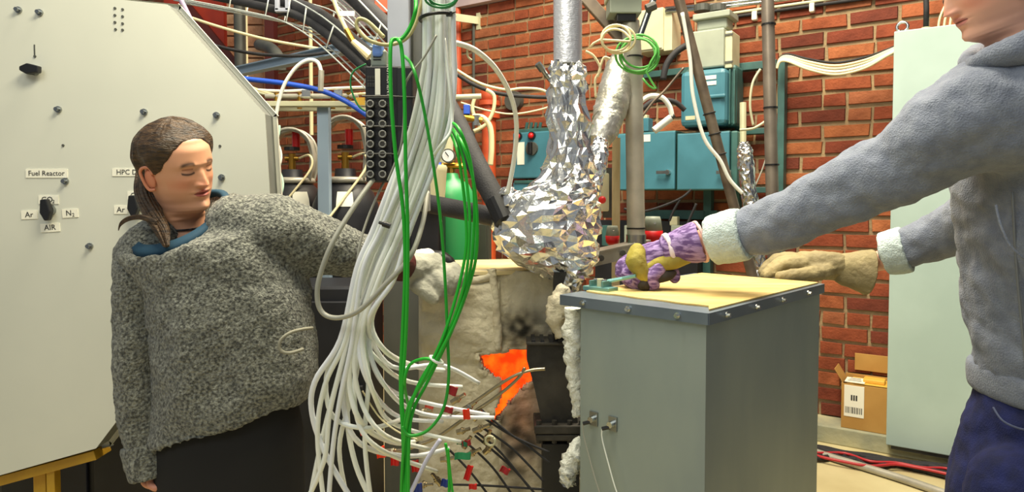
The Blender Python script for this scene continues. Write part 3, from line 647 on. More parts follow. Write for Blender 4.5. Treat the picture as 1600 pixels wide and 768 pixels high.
for x in (1097, 1122): MB().cyl(W(x, 18, .26), W(x, 8, .26), .05, 14).build('gland', m_dkgrey, tx)
for y in (52, 95): wbox(MB(), 1132, y, 1145, y+3, .33, .006).build('hinge', m_dkgrey, tx)
for i, y in enumerate((12, 7)): tag(MB().tube([W(1040, y+6, .2), W(1120, y, .2), W(1220, y-12, .2), W(1280, y-20, .2)], .012, 8).build('silver_conduit', m_bolt, None, True), ['lower silver conduit over the cable entry box', 'upper silver conduit over the cable entry box'][i], 'conduit')
# wall cable with clips
wc = thing('clipped_wall_cable', W(1230, 14, .02), 'black and cream cable pair clipped along the brick near the top edge', 'cable')
pl_ = [W(x, y, .03) for x, y in ((1110, 31), (1150, 26), (1205, 18), (1262, 10), (1320, 2), (1400, -9))]
MB().tube(pl_, .011, 8).build('black_line', m_blackr, wc, True); MB().tube([p+Vector((0, 0, .024)) for p in pl_], .010, 8).build('cream_line', m_cream, wc, True)
for x, y in ((1178, 22), (1268, 9)): wbox(MB(), x-4, y-5, x+4, y+9, 0, .05).build('clip', m_label, wc, bevel=.006)
# grey boxes above
jb = thing('junction_box', P(978, 20, 2.45), 'pale grey-green junction box on top of the silver post', 'junction box')
fbox(MB(), 953, -30, 1003, 20, 2.45, .10).build('case', m_greybox, jb, bevel=.004); fbox(MB(), 964, 20, 994, 33, 2.46, .06).build('gland_plate', m_black, jb, bevel=.003); fbox(MB(), 951, -30, 1005, -6, 2.44, .12).build('lid', m_cream, jb, bevel=.004)
pb2 = thing('pale_wall_box', W(1024, 80, .1), 'pale cream box on the wall behind the silver post', 'box')
wbox(MB(), 996, 14, 1036, 80, .02, .18).build('case', m_cream, pb2, bevel=.006); wbox(MB(), 1037, 13, 1050, 79, .02, .17).build('side', m_cream, pb2, bevel=.004); wbox(MB(), 998, 17, 1034, 77, .20, .01).build('cover', m_cream, pb2, bevel=.004)
# silver post, poles
sv = thing('silver_post', P(993, 395, 2.5), 'thick silver tube post standing left of the long teal boxes', 'post')
MB().tube([P(985, 34, 2.5), P(990, 110, 2.5), P(994, 380, 2.5)], M(14, 2.5), 20).build('tube', m_galv, sv, 'auto')
for y in (88, 355): MB().cyl(P(990 if y < 100 else 994, y, 2.5), P(990 if y < 100 else 994, y+2.5, 2.5), M(15, 2.5), 20).build('cable_tie', m_black, sv)
MB().cyl(P(994, 366, 2.5), P(994, 392, 2.5), M(15.5, 2.5), 20).build('clamp_ring', m_steel, sv, 'auto')
bs_ = thing('support_channel', P(960, 400, 2.4), 'pale steel channel arm carrying the silver post', 'support')
p0, p1 = P(905, 410, 2.3), P(1010, 386, 2.5); dd = (p1-p0).normalized(); sd = dd.cross(Vector((0, 0, 1))).normalized()
MB().box((p0+p1)/2, ((p1-p0).length, .006, .05), (dd, sd, sd.cross(dd))).build('web', m_galv, bs_); MB().box((p0+p1)/2+Vector((0, .03, .025)), ((p1-p0).length, .06, .005), (dd, sd, sd.cross(dd))).build('flange', m_galv, bs_)
for k in (.3, .62): q = p0.lerp(p1, k); MB().cyl(q+Vector((0, -.02, 0)), q+Vector((0, -.002, 0)), .011, 8).build('bolt', m_dkgrey, bs_)
MB().bbox((p1.x-.03, 2.5, 0), (p1.x+.03, 2.56, p1.z-.03)).build('leg', m_galv, bs_)
tag(MB().bbox((P(958, 300, 2.62).x, 2.62, 0), (P(969, 300, 2.62).x, 2.65, P(960, 215, 2.62).z)).build('wooden_batten', m_wood, None), 'pale wooden batten just left of the silver post', 'batten')
ds = thing('diagonal_strut', P(950, 40, 2.55), 'brown steel strut slanting to the junction box', 'strut')
p0, p1 = P(905, -14, 2.6), P(982, 72, 2.56); dd = (p1-p0).normalized(); MB().box((p0+p1)/2, ((p1-p0).length, .03, .045), (dd, Vector((0, 1, 0)), Vector((-dd.z, 0, dd.x)))).build('bar', m_darkpole, ds, bevel=.003)
MB().cyl(p1+Vector((0, -.02, 0)), p1+Vector((0, -.03, 0)), .012, 6).build('bolt', m_steel, ds)
gc = thing('grey_clamp_bar', P(1005, 60, 2.42), 'worn grey clamp bar hanging by the pale wall box', 'clamp')
MB().tube([P(1024, -8, 2.42), P(1012, 22, 2.42), P(1000, 56, 2.42)], M(5, 2.42), 10).build('bar', m_steel, gc, 'auto'); MB().cyl(P(1024, 8, 2.4), P(1010, 14, 2.4), M(7, 2.4), 8).build('knob', m_dkgrey, gc)
dp = thing('slanting_pole', P(1172, 430, 2.6), 'brown steel pole slanting in front of the teal fuse box', 'pole')
MB().cyl(P(962, -374, 2.6), P(1178, 440, 2.6), M(8, 2.6), 14).build('tube', m_darkpole, dp, 'auto')
for t_ in (.42, .49, .56): q = P(1057, -16, 2.6).lerp(P(1178, 440, 2.6), t_); MB().torus(q, (P(1178, 440, 2.6)-P(1057, -16, 2.6)).normalized(), M(9, 2.6), .003, 16, 6).build('cable_tie', m_black, dp)
cable('pale_hose_on_pole', [(1066, 20), (1078, 90), (1083, 150), (1100, 215), (1125, 250), (1140, 280), (1160, 302)], 2.56, 3, m_white, 'pale hose tied along the slanting brown pole', 'hose')
vp = thing('vertical_pole', P(1205, 420, 3.0), 'grey-brown upright pole in front of the teal frame', 'pole')
MB().cyl(P(1190, -396, 3.0), P(1210, 450, 3.0), M(9.5, 3.0), 16).build('tube', m_galv if False else mat('grey_brown_pole', (140, 130, 118), .45, .4, c2=(118, 108, 98), ns=9), vp, 'auto')
for y in (37, 167, 256): MB().cyl(P(1200+y/42, y, 3.0), P(1200+y/42, y+2.5, 3.0), M(11, 3.0), 14).build('cable_tie', m_black, vp)
# cables to the cabinet
for i in range(5):
    dy = i*4; nm = ['black cable, uppermost of the sagging run to the pale cabinet', 'cream cable, second of the sagging run to the pale cabinet', 'cream cable, third of the sagging run to the pale cabinet', 'white cable, fourth of the sagging run to the pale cabinet', 'cream cable, lowest of the sagging run to the pale cabinet'][i]
    pts = [W(x, y, .2+.01*i) for x, y in ((1214, 104+dy*.2), (1219, 90+dy*.4), (1232, 85+dy*.7), (1262, 92+dy*1.0), (1305, 98+dy*1.15), (1350, 90+dy*1.05), (1385, 78+dy*.6), (1402, 71+dy*.5))]
    tag(MB().tube(pts, .0075, 8, smooth=6).build('cabinet_cable', [m_blackr, m_whitewarm, m_cream, m_white, m_whitewarm][i], None, True), nm, 'cable', 'cables sagging to the cabinet')
cable('white_wire_loop', [(1188, 108), (1176, 130), (1172, 165), (1177, 196)], 3.3, 2, m_cream, 'cream wire curving down behind the upright pole')
cable('white_wire_rise', [(1156, 203), (1178, 200), (1198, 188)], 3.3, 2, m_cream, 'short cream wire rising to the upright pole')
cable('thin_frame_wire', [(1200, 235), (1192, 262), (1180, 290), (1172, 300)], 3.3, 1.2, m_greyc, 'very thin grey wire slanting left of the upright pole')
tag(MB().cyl(W(1161, 225, .3), W(1161, 160, .3), .02, 8).build('cream_riser_pipe', m_cream), 'short cream pipe above the small foil wrapped pipe', 'pipe')
def foilpipe(name, path, Y, rad, label, seed, amp=.006, seg=14, m=m_foil, n=22, sm=False):
    pts = [P(q[0], q[1], q[2] if len(q) > 2 else Y) for q in path]; rr = [M(r, Y) for r in rad]; pts, rr = cat(pts, rr, seg)
    t = MB(); t.tube(pts, rr, n); rings = [t.v[i*n:(i+1)*n] for i in range(len(pts))]
    return tag(tri_loft(MB(), crumple(rings, amp, seed), seed).build(name, m, None, sm), label, 'pipe')
foilpipe('small_foil_pipe', [(1163, 222), (1164, 240), (1170, 300), (1180, 370), (1186, 440)], 2.9, [6, 12, 12, 12, 11], 'narrow foil wrapped pipe between slanting and upright poles', 5, .0035, 14)
foilpipe('foil_wrapped_pipe', [(975, 84, 2.6), (968, 105, 2.55), (962, 140, 2.5), (953, 175, 2.45), (948, 190, 2.42)], 2.5, [14, 22, 26, 25, 21], 'silver wrapped fat pipe beside the silver post', 8, .0032, 8, m_tapefoil, sm=True)
foilpipe('foil_pipe_elbow', [(952, 184, 2.42), (945, 200, 2.4), (936, 222, 2.38)], 2.4, [21, 22, 17], 'dull silver taped elbow under the fat wrapped pipe', 9, .0032, 8, m_tapefoil, sm=True)
foilpipe('foil_tail', [(938, 218, 2.3), (934, 245, 2.26), (926, 285, 2.22), (922, 312, 2.2)], 2.25, [10, 17, 15, 10], 'pale foil tail between the foil column and the wooden batten', 10, .004, 8)
# coils by the post
def coil(name, x, y, Y, R, n, r, m, label, sq=.8, seed=0, tail=None):
    rnd = random.Random(seed); pts = []
    for i in range(n*12+1):
        a = i/12*2*math.pi; k = R*(1+.12*math.sin(i*.21+seed)); pts.append(P(x+k*math.cos(a)+3*math.sin(i*.13), y+k*sq*math.sin(a)+3*math.cos(i*.17), Y-.03*(i/(n*12))+.008*math.sin(i)))
    for q in tail or []: pts.append(P(q[0], q[1], Y-.03))
    return tag(MB().tube(pts, M(r, Y), 6, smooth=2).build(name, m, None, True), label, 'cable')
coil('green_cable_coil', 997, 84, 2.40, 30, 4, 1.8, mat('soft_green_wire', (92, 178, 80), .45), 'green wire coil hung on the silver post', .9, 2, [(1010, 112), (1026, 138), (1014, 134), (1004, 122)])
coil('cream_cable_coil', 963, 62, 2.36, 24, 3, 1.9, m_whitewarm, 'cream wire coil hung left of the green coil', .85, 5, [(938, 62), (922, 74)])
for i, pth in enumerate(([(915, 80), (928, 88), (938, 108), (930, 125), (931, 152)], [(953, 92), (944, 90), (938, 104), (934, 120)])):
    cable('cream_wire', pth, 2.3, 2, m_whitewarm, ['cream wire looping down beside the foil column', 'shorter cream wire hook over the fat wrapped pipe'][i])
cable('black_wall_hose', [(1036, 124), (1042, 100), (1058, 80), (1082, 66)], 3.5, 5, m_blackr, 'black hose on the brick behind the slanting pole', 'hose')
cable('white_bent_hose', [(1002, 158), (1016, 150), (1034, 152), (1046, 166), (1050, 182)], 3.2, 4, m_white, 'white hose bent over the long teal boxes', 'hose')
cable('black_bent_hose', [(1004, 170), (1020, 158), (1038, 156), (1056, 160), (1070, 172)], 3.3, 4, m_blackr, 'black hose bent over the long teal boxes', 'hose')
cable('dark_thin_strap', [(1068, 106), (1040, 140), (1020, 160), (1002, 184)], 3.1, 2, m_darkpole, 'thin brown strap slanting from the fuse box')
cs = thing('cable_socket', W(1030, 205, .3), 'pale cable socket lying on the long teal boxes', 'socket')
p0, p1 = P(1022, 204, 3.2), P(1048, 184, 3.2); MB().cyl(p0, p1, M(6, 3.2), 10).build('plug_body', m_white, cs, 'auto'); MB().cyl(p1, p1+(p1-p0)*.2, M(4, 3.2), 10).build('ring', m_dkgrey, cs)
tgb = thing('small_green_block', W(1010, 205, .3), 'small teal terminal standing on the long box by the silver post', 'terminal')
wbox(MB(), 1003, 184, 1013, 205, .25, .08).build('block', m_teal, tgb, bevel=.004); wbox(MB(), 1005, 179, 1011, 185, .27, .04).build('cap', m_cream, tgb, bevel=.004)
# red industrial plugs under the boxes
def plug(x, y, Y, k, label):
    t = thing('red_plug_socket', P(x, y+22*k, Y), label, 'socket')
    MB().loft([ringz(P(x, y-26*k, Y), M(13*k, Y), M(13*k, Y), 18), ringz(P(x, y-20*k, Y), M(15*k, Y), M(15*k, Y), 18), ringz(P(x, y+2, Y), M(18*k, Y), M(18*k, Y), 18)]).build('grey_hood', m_greybox, t, True)
    MB().loft([ringz(P(x, y, Y), M(18.5*k, Y), M(18.5*k, Y), 18), ringz(P(x, y+16*k, Y), M(17*k, Y), M(17*k, Y), 18), ringz(P(x, y+24*k, Y), M(11*k, Y), M(11*k, Y), 18)]).build('red_body', m_red, t, True)
    q = P(x, y-14*k, Y); MB().cyl(q+Vector((0, -M(16*k, Y)-.004, 0)), q, M(2*k, Y), 8).build('screw', m_bolt, t)
plug(1020, 360, 2.75, .85, 'large red industrial socket with grey hood right of the silver post'); plug(957, 368, 2.55, .6, 'small red industrial socket left of the silver post')
rn = thing('red_lamp_fitting', P(941, 312, 2.4), 'small red lamp on a pale fitting beside the foil column', 'lamp'); MB().sphere(P(941, 312, 2.38), M(6, 2.38)).build('red_lens', m_red, rn, True); fbox(MB(), 932, 270, 952, 330, 2.42, .05).build('pale_body', m_cream, rn, bevel=.006); fbox(MB(), 944, 262, 956, 340, 2.47, .04).build('bracket', m_dkgrey, rn)
dkb = thing('dark_socket_rack', W(1030, 470, .2), 'dark socket board in the shade under the teal boxes', 'socket board')
wbox(MB(), 930, 345, 1090, 470, .12, .1).build('board', m_blackpaint, dkb)
for x, m in ((940, m_tealframe), (1048, m_greybox), (1070, m_blackr), (975, m_greybox)): wbox(MB(), x, 352, x+20, 384, .22, .06).build('socket', m, dkb, bevel=.005)
wbox(MB(), 1046, 338, 1058, 352, .22, .05).build('gland', m_cream, dkb, bevel=.005)
for i, (p_, lb) in enumerate((([(975, 326), (1005, 330), (1040, 320), (1066, 308), (1080, 296)], 'dark cable sagging under the long teal boxes'), ([(1062, 312), (1052, 330), (1046, 345)], 'short dark cable dropping to the socket board'), ([(1088, 318), (1080, 336), (1074, 350)], 'second short dark cable dropping to the socket board'))): cable('dark_cable', p_, 3.3, 2, m_blackr, lb)
# ================================================================== RIGHT: CABINET, LEDGE, FLOOR
cbn = thing('tall_cabinet', WS(.9, .26, .10), 'tall pale grey-green cabinet against the brick behind the man', 'cabinet')
sl, _ = wsz(1390, 370, .30); zt = wsz(1450, 42, .30)[1]; zb_ = wsz(1390, 696, .30)[1]; sr = sl+1.0
MB().box(WS((sl+sr)/2, .15, (zt+zb_)/2), (sr-sl, .24, zt-zb_), (WU, WN, Vector((0, 0, 1)))).build('carcass', m_cab, cbn, bevel=.004)
MB().box(WS((sl+sr)/2, .285, (zt+zb_)/2), (sr-sl-.004, .03, zt-zb_-.004), (WU, WN, Vector((0, 0, 1)))).build('door', m_cab, cbn, bevel=.005)
q = WS((sl+sr)/2+.004, .17, zb_-.012); MB().box(q, (sr-sl-.04, .20, .024), (WU, WN, Vector((0, 0, 1)))).build('plinth', m_dkgrey, cbn)
q = W(1410, 36, .22); MB().torus(Vector((q.x, q.y, zt+.034)), WN, .026, .008, 20, 8).build('eye_bolt', m_bolt, cbn, True); MB().cyl(Vector((q.x, q.y, zt)), Vector((q.x, q.y, zt+.014)), .018, 12).build('eye_base', m_bolt, cbn)
q = W(1447, 36, .2); MB().cyl(Vector((q.x, q.y, zt)), Vector((q.x, q.y, zt+.02)), .022, 12).build('gland', m_cream, cbn)
tag(MB().tube([Vector((q.x, q.y, zt+.02)), Vector((q.x, q.y, zt+.12)), Vector((q.x-.01, q.y, zt+.3))], .014, 8).build('black_riser_cable', m_blackr, None, True), 'black cable rising from the top of the tall cabinet', 'cable')
for i in range(3):
    q = W(1466+i*9, 36, .2); tag(MB().tube([Vector((q.x, q.y, zt)), Vector((q.x+.01, q.y, zt+.07)), Vector((q.x+.05, q.y, zt+.16))], .006, 6, smooth=4).build('cabinet_top_wire', m_whitewarm, None, True), ['left', 'middle', 'right'][i]+' one of the cream wires sticking up from the cabinet top', 'wire', 'wires on the cabinet top')
cx_ = thing('cardboard_box', W(1350, 660, .1), 'opened cardboard box with a white shipping label on the ledge', 'box')
s0, _ = wsz(1315, 640, .19); s1, _ = wsz(1395, 640, .19); zl = .101; zh = wsz(1350, 602, .19)[1]; hh = zh-zl
Zv = Vector((0, 0, 1)); sm = (s0+s1)/2; ww = s1-s0
def cbox(nm, s, off, z, size, m=m_cardb, par=cx_, ax=None, bevel=.002): return MB().box(WS(s, off, z), size, ax or (WU, WN, Zv)).build(nm, m, par, bevel=bevel)
cbox('front_side', sm, .19, zl+hh/2, (ww, .005, hh)); cbox('back_side', sm, .03, zl+hh*.55, (ww, .005, hh*1.1)); cbox('left_side', s0, .11, zl+hh/2, (.005, .165, hh)); cbox('right_side', s1, .11, zl+hh/2, (.005, .165, hh)); cbox('bottom', sm, .11, zl+.003, (ww, .165, .005))
cbox('top_flap', sm+.02, .115, zh+.006, (ww*.85, .15, .005), m_tape); cbox('back_flap', sm+.02, .03, zh+.10, (ww*.8, .005, .1)); 
tl = (WN*.5+Zv*.86).normalized(); cbox('side_flap', s0-.02, .1, zh+.035, (.005, .15, .09), ax=((WU+Zv*.6).normalized(), WN, (Zv-WU*.6).normalized()))
cbox('tape_tab', sm+.03, .12, zh+.02, (.11, .08, .024), m_tape, bevel=.006)
lbw = ww*.40; cbox('label_top', s0+lbw*.62, .135, zh+.011, (lbw, .12, .003), m_label); ll = cbox('shipping_label', s0+lbw*.62, .1935, zl+hh*.62, (lbw, .003, hh*.7), m_label)
rl = random.Random(3); x = -.42
while x < .42:
    w_ = rl.uniform(.02, .05); MB().box(WS(s0+lbw*(.62+x), .1955, zl+hh*.42), (lbw*w_, .001, hh*.14), (WU, WN, Zv)).build('barcode_bar', m_ink, ll); x += w_+rl.uniform(.03, .06)
for k in range(3): MB().box(WS(s0+lbw*(.50+.12*k), .1955, zl+hh*.70), (lbw*.08, .001, hh*.12), (WU, WN, Zv)).build('print_block', m_ink, ll)
for k in range(3): MB().box(WS(s0+lbw*.6, .10+.03*k, zh+.0135), (lbw*(.5+.1*k), .006, .001), (WU, WN, Zv)).build('print_line', m_ink, ll)
# floor cables
def floorpath(pts, h): return [(lambda d: Vector((0, 0, CZ))+d*((CZ-h)/-d.z))(ray(x, y)) for x, y in pts]
tag(MB().tube(floorpath([(1230, 690), (1290, 711), (1350, 729), (1420, 751), (1500, 779), (1600, 815)], .022), .020, 10, smooth=4).build('grey_floor_pipe', m_galv, None, True), 'pale grey pipe lying on the floor, nearest the camera', 'pipe')
rf = random.Random(5); m_rcab = mat('red_cable_sheath', (176, 36, 44), .45)
for i in range(9):
    y0 = 698+i*1.3; pts = [(x, y0+(x-1270)*.155+rf.uniform(-3, 3)*(1+i*.2)) for x in range(1240, 1640, 40)]
    red = i in (3, 7); tag(MB().tube(floorpath(pts, .034 if red else .018+.002*(i % 3)), .008 if red else .015, 8, smooth=4).build('floor_cable', m_rcab if red else m_blackr, None, True), ('red cable on the floor, the one nearer the ledge' if i == 3 else 'red cable on the floor, the one nearer the grey pipe') if red else 'black floor cable, %s from the ledge in the heap' % ['first', 'second', 'third', '', 'fourth', 'fifth', 'sixth', '', 'seventh'][i], 'cable', None if red else 'black floor cables')
# ================================================================== STEEL BOX IN FRONT
Zv = Vector((0, 0, 1))
K = P(1105, 488, 1.45); d1 = Vector((-.724, .690, 0)).normalized(); d2 = Vector((-d1.y*-1, -d1.x, 0)).normalized()
d2 = Vector((d1.y, -d1.x, 0))
def solve_t(k, d, px):
    a = (px-800)/F
    # X + t dx = a * forward ; forward ~ y*cp - (z)*sp
    fw0 = k.y*_cp-(k.z-CZ)*_sp; return (a*fw0-k.x)/(d.x-a*d.y*_cp)
LL = solve_t(K, d1, 878); RR = solve_t(K, d2, 1284); LZ = K.z
sbx = thing('steel_box', (K+d1*LL/2+d2*RR/2)*1.0-Zv*LZ, 'tall galvanised steel box with plywood top under the hands of the man', 'box')
def bc(u, v, z): return Vector((K.x, K.y, 0))+d1*u+d2*v+Zv*z      # u along left edge, v along right edge
rim = .026; ov = .006
# left part: the photo shows the lid overhanging at the left, body set in
ubody = solve_t(K, d1, 906)
def slab(u0, u1, v0, v1, z0, z1): return MB().box(bc((u0+u1)/2, (v0+v1)/2, (z0+z1)/2), (abs(u1-u0), abs(v1-v0), z1-z0), (d1, d2, Zv))
slab(.004, ubody, .004, .008, 0, LZ-.014).build('front_sheet', m_box, sbx)
slab(.004, .008, .008, RR-.004, 0, LZ-.014).build('right_sheet', m_box, sbx)
slab(ubody-.004, ubody, .008, RR-.004, 0, LZ-.014).build('left_sheet', m_box, sbx)
slab(.008, ubody-.004, RR-.008, RR-.004, 0, LZ-.014).build('rear_sheet', m_box, sbx)
lid = slab(-ov, LL, -ov, RR, LZ-.0035, LZ).build('lid', m_boxlid, sbx)
for nm, a in (('lid_rim', (-ov, LL, -ov-.002, -ov, LZ-rim, LZ)), ('lid_rim', (-ov-.002, -ov, -ov, RR, LZ-rim, LZ)), ('lid_rim', (LL, LL+.002, -ov, RR, LZ-rim, LZ)), ('lid_rim', (-ov, LL, RR, RR+.002, LZ-rim, LZ))): slab(*a).build(nm, m_boxlid, lid)
ply = MB(); n = 18
# plywood board with an uneven scorched front edge
fr = [(.01+(LL-.03)*i/n, .062+.004*math.sin(i*1.1)+.012*(i/n)) for i in range(n+1)]
poly_ = [bc(u, v if 0 < i < n else v-.03*(i == 0), LZ+.0005) for i, (u, v) in enumerate(fr)]+[bc(LL-.03, RR-.01, LZ+.0005), bc(.006, RR-.01, LZ+.0005)]
poly_[0] = bc(.006, .02, LZ+.0005)
MB().prism(poly_, (0, 0, .004)).build('plywood_sheet', m_ply, sbx)
def screw(c, nv):
    m = MB(); m.cyl(c, c+nv*.004, .0075, 12); m.cyl(c+nv*.004, c+nv*.011, .0048, 6); m.build('screw', m_bolt, sbx)
for px in (914, 985, 1062): screw(bc(solve_t(K, d1, px), -ov-.002, LZ-rim*.5), -d2)
for px in (1129, 1176, 1217, 1257): screw(bc(-ov-.002, solve_t(K, d2, px), LZ-rim*.5), -d1)
for px, py in ((928, 653), (958, 661)):
    u = solve_t(K, d1, px); base = bc(u, .004, 0); z = P(px, py, base.y).z; c = bc(u, .002, z)
    s = MB().box(c, (.024, .006, .036), (d1, d2, Zv)).build('panel_socket', m_steel, sbx, bevel=.001)
    MB().cyl(c-d2*.003, c-d2*.016, .008, 10).build('socket_nose', m_bolt, s); MB().cyl(c-d2*.012+d1*.002-Zv*.006, c-d2*.02+d1*.018-Zv*.012, .005, 8).build('plug', m_black, s)
    e = c-d2*.02+d1*.018-Zv*.012
    cbl = MB().tube([e, e-Zv*.03-d1*.002, e-Zv*.11-d1*.03, e-Zv*.24-d1*.075, e-Zv*.6-d1*.14], .0018, 6, smooth=6).build('thin_lead', m_white if px > 940 else m_greyc, None, True)
    tag(cbl, 'thin white lead hanging from the right socket of the steel box' if px > 940 else 'thin grey lead hanging from the left socket of the steel box', 'cable')
# clamps on the lid
tcq = thing('toggle_clamp', P(945, 452, 1.8), 'pale teal metal toggle clamp on the left end of the steel box', 'clamp')
def lidpt(px, py, h=0): d = ray(px, py); return Vector((0, 0, CZ))+d*((CZ-LZ-h)/-d.z)
q = lidpt(938, 455); MB().box(q+Zv*.008, (.085, .045, .012), (d1, d2, Zv)).build('base', m_tealclamp, tcq, bevel=.002)
for k in (-.02, .02): MB().box(q+d1*k+Zv*.02, (.006, .04, .02), (d1, d2, Zv)).build('jaw', m_tealclamp, tcq, bevel=.001)
MB().tube([q+Zv*.024, q+Zv*.036-d1*.05+d2*.03, q+Zv*.045-d1*.085+d2*.04], .005, 8).build('lever', m_tealclamp, tcq); MB().cyl(q+d1*.02+Zv*.03, q-d1*.02+Zv*.03, .004, 8).build('pin', m_bolt, tcq)
MB().cyl(q+Zv*.014, q+Zv*.034, .009, 8).build('stud', m_cream, tcq)
# ================================================================== FURNACE
FY = 2.02
fu = thing('test_furnace', (P(745, 600, FY).x, FY+.2, 0), 'furnace wrapped in pale insulation with a glowing orange opening', 'furnace')
xl, xr = P(659, 500, FY).x, .235; zt = P(720, 432, FY).z
MB().bbox((xl+.02, FY+.10, 0), (xr, FY+.42, zt-.02)).build('core', m_fire, fu)
a = P(586, 440, 2.16); sidepl = [Vector((xl+.004, FY+.035, 0)), Vector((xl+.004, FY+.035, zt-.01)), Vector((a.x, 2.30, zt-.01)), Vector((a.x, 2.30, 0))]
MB().prism(sidepl, (.01, .01, 0)).build('side_plate', m_sideplate, fu)
def inpoly(x, y, pl):
    c = False; j = len(pl)-1
    for i in range(len(pl)):
        if (pl[i][1] > y) != (pl[j][1] > y) and x < (pl[j][0]-pl[i][0])*(y-pl[i][1])/(pl[j][1]-pl[i][1])+pl[i][0]: c = not c
        j = i
    return c
hole = [(749, 551), (790, 546), (838, 544), (846, 556), (842, 582), (826, 596), (812, 608), (795, 628), (776, 652), (763, 662), (772, 640), (780, 615), (781, 592), (768, 580), (755, 570)]
def blanket(name, px0, px1, py0, py1, seed, thick, hollow=2, bulge=.02):
    mb = MB(); nx = int((px1-px0)/2.2); ny = int((py1-py0)/3.0); idx = {}; cols = []
    for i in range(nx+1):
        for j in range(ny+1):
            x = px0+(px1-px0)*i/nx; y = py0+(py1-py0)*j/ny; u = i/nx; v = j/ny
            e = min(u, 1-u)*nx*2.2/10; e2 = v*ny*3.0/12; ed = (1-max(0, 1-e)**2)*(1-max(0, 1-e2)**2)
            base = P(x, y, FY); w = Vector((base.x*3+seed, base.z*7, seed))
            dep = -thick*ed-bulge*ed*(noise.noise(w*1.6)*.8+noise.noise(Vector((base.x*10, base.z*26, seed)))*.35+noise.noise(base*60)*.12)
            if hollow:
                dm = min(math.hypot(x-hx, y-hy) for hx, hy in hole); dep += .010*math.exp(-(dm/9)**2)*noise.noise(base*50)*2
            col = (255, 255, 255)
            if hollow == 2:
                s = math.exp(-((x-815)/34)**2-((y-512)/26)**2)*(.55+.9*noise.noise(base*40))+.75*math.exp(-((x-800)/50)**2-((y-690)/60)**2)*(.6+.9*noise.noise(base*30))
                s = max(0, min(.8, s)); pk = math.exp(-((x-815)/32)**2-((y-640)/70)**2)*.5
                col = [255*(1-s)*(1-pk*.05), 255*(1-s)*(1-pk*.42), 255*(1-s)*(1-pk*.5)]
            mb.cur = tuple(col); idx[i, j] = len(mb.v); mb.add([base+Vector((0, dep+.0, 0))], [])
    for i in range(nx):
        for j in range(ny):
            x = px0+(px1-px0)*(i+.5)/nx; y = py0+(py1-py0)*(j+.5)/ny
            if hollow and inpoly(x, y, hole): continue
            mb.add([], []); mb.f.append((idx[i, j], idx[i+1, j], idx[i+1, j+1], idx[i, j+1])); mb.fm.append(0)
    o = mb.build(name, mat(name+'_cloth_%d' % seed, (214, 206, 182), .95, c2=(188, 178, 150), ns=9, attr='tint', bump=.8, bs=45), fu, True)
    s = o.modifiers.new('solid', 'SOLIDIFY'); s.thickness = .02; s.offset = -1 if False else 0
    return o
blanket('insulation_blanket', 659, 782, 436, 990, 3, .03, 1)
blanket('insulation_blanket', 744, 905, 424, 990, 9, .012, 2, .014)
gl = MB(); ng = 34
for i in range(ng+1):
    for j in range(ng+1):
        b = P(738+122*i/ng, 534+140*j/ng, FY+.055); gl.add([b+Vector((0, .018*noise.noise(b*30)+.01*noise.noise(b*70), 0))], [])
for i in range(ng):
    for j in range(ng): k = i*(ng+1)+j; gl.f.append((k, k+ng+1, k+ng+2, k+1)); gl.fm.append(0)
gl.build('glowing_lining', m_glow, fu, True)
tp = [P(706, 402, 2.36), P(800, 398, 2.40), P(838, 408, 2.30), P(852, 424, 2.05), P(775, 424, 1.985), P(732, 432, 1.985), P(664, 436, 1.99), P(640, 428, 2.15)]
zz = zt+.008; MB().prism([Vector((p.x, p.y, zz)) for p in tp], (0, 0, .012)).build('top_board', mat('scorched_board', (224, 208, 160), .8, c2=(200, 178, 126), ns=7), fu, bevel=.002)
# folded wool at the top
for i, (pp, rad) in enumerate((([(768, 420), (772, 450), (776, 500), (778, 545)], .013), ([(664, 436), (700, 439), (740, 438), (775, 428)], .012))):
    pts, rr = cat([P(x, y, FY-.03) for x, y in pp], [rad]*4, 8); rings = MB(); rings.tube(pts, rr, 10)
    MB().loft(crumple([rings.v[k*10:(k+1)*10] for k in range(len(pts))], .002, 4+i)).build('rolled_edge', m_wool, fu, True)
# black reactor duct
rd = thing('reactor_duct', (P(868, 600, 1.93).x, 1.93, 0), 'sooty black steel duct with bolted flange in front of the furnace', 'duct')
def rect(cx, cz, w, d, cy=1.92): return [Vector((cx-w, cy-d, cz)), Vector((cx+w, cy-d, cz)), Vector((cx+w, cy+d, cz)), Vector((cx-w, cy+d, cz))]
def pz(x, y): p = P(x, y, 1.90); return p.x, p.z
rg = []
for x, y, w in ((859, 534, 36), (857, 560, 35), (866, 600, 33), (872, 640, 30), (874, 660, 29)): a, z = pz(x, y); rg.append(rect(a, z, M(w, 1.9)*.98, .035))
MB().loft(rg).build('tapered_body', m_soot, rd)
a, z = pz(877, 664); MB().bbox((a-M(43, 1.9), 1.86, z-.012), (a+M(36, 1.9), 1.98, z+.012)).build('flange', m_soot, rd, bevel=.003)
a2, z2 = pz(877, 675); MB().bbox((a2-M(41, 1.9), 1.862, z2-.012), (a2+M(34, 1.9), 1.978, z2+.006)).build('flange', m_soot, rd, bevel=.003)
for dx in (-36, -12, 12, 30): MB().cyl(Vector((a+M(dx, 1.9), 1.872, z2-.02)), Vector((a+M(dx, 1.9), 1.872, z+.024)), .008, 6).build('flange_bolt', m_soot, rd)
a, z = pz(876, 690); MB().bbox((a-M(29, 1.9), 1.885, 0), (a+M(29, 1.9), 1.955, z)).build('lower_duct', m_blackpaint, rd, bevel=.002)
a, z = pz(860, 536); MB().bbox((a-M(38, 1.9), 1.875, z), (a+M(28, 1.9), 1.965, z+.008)).build('top_plate', m_soot, rd, bevel=.002)
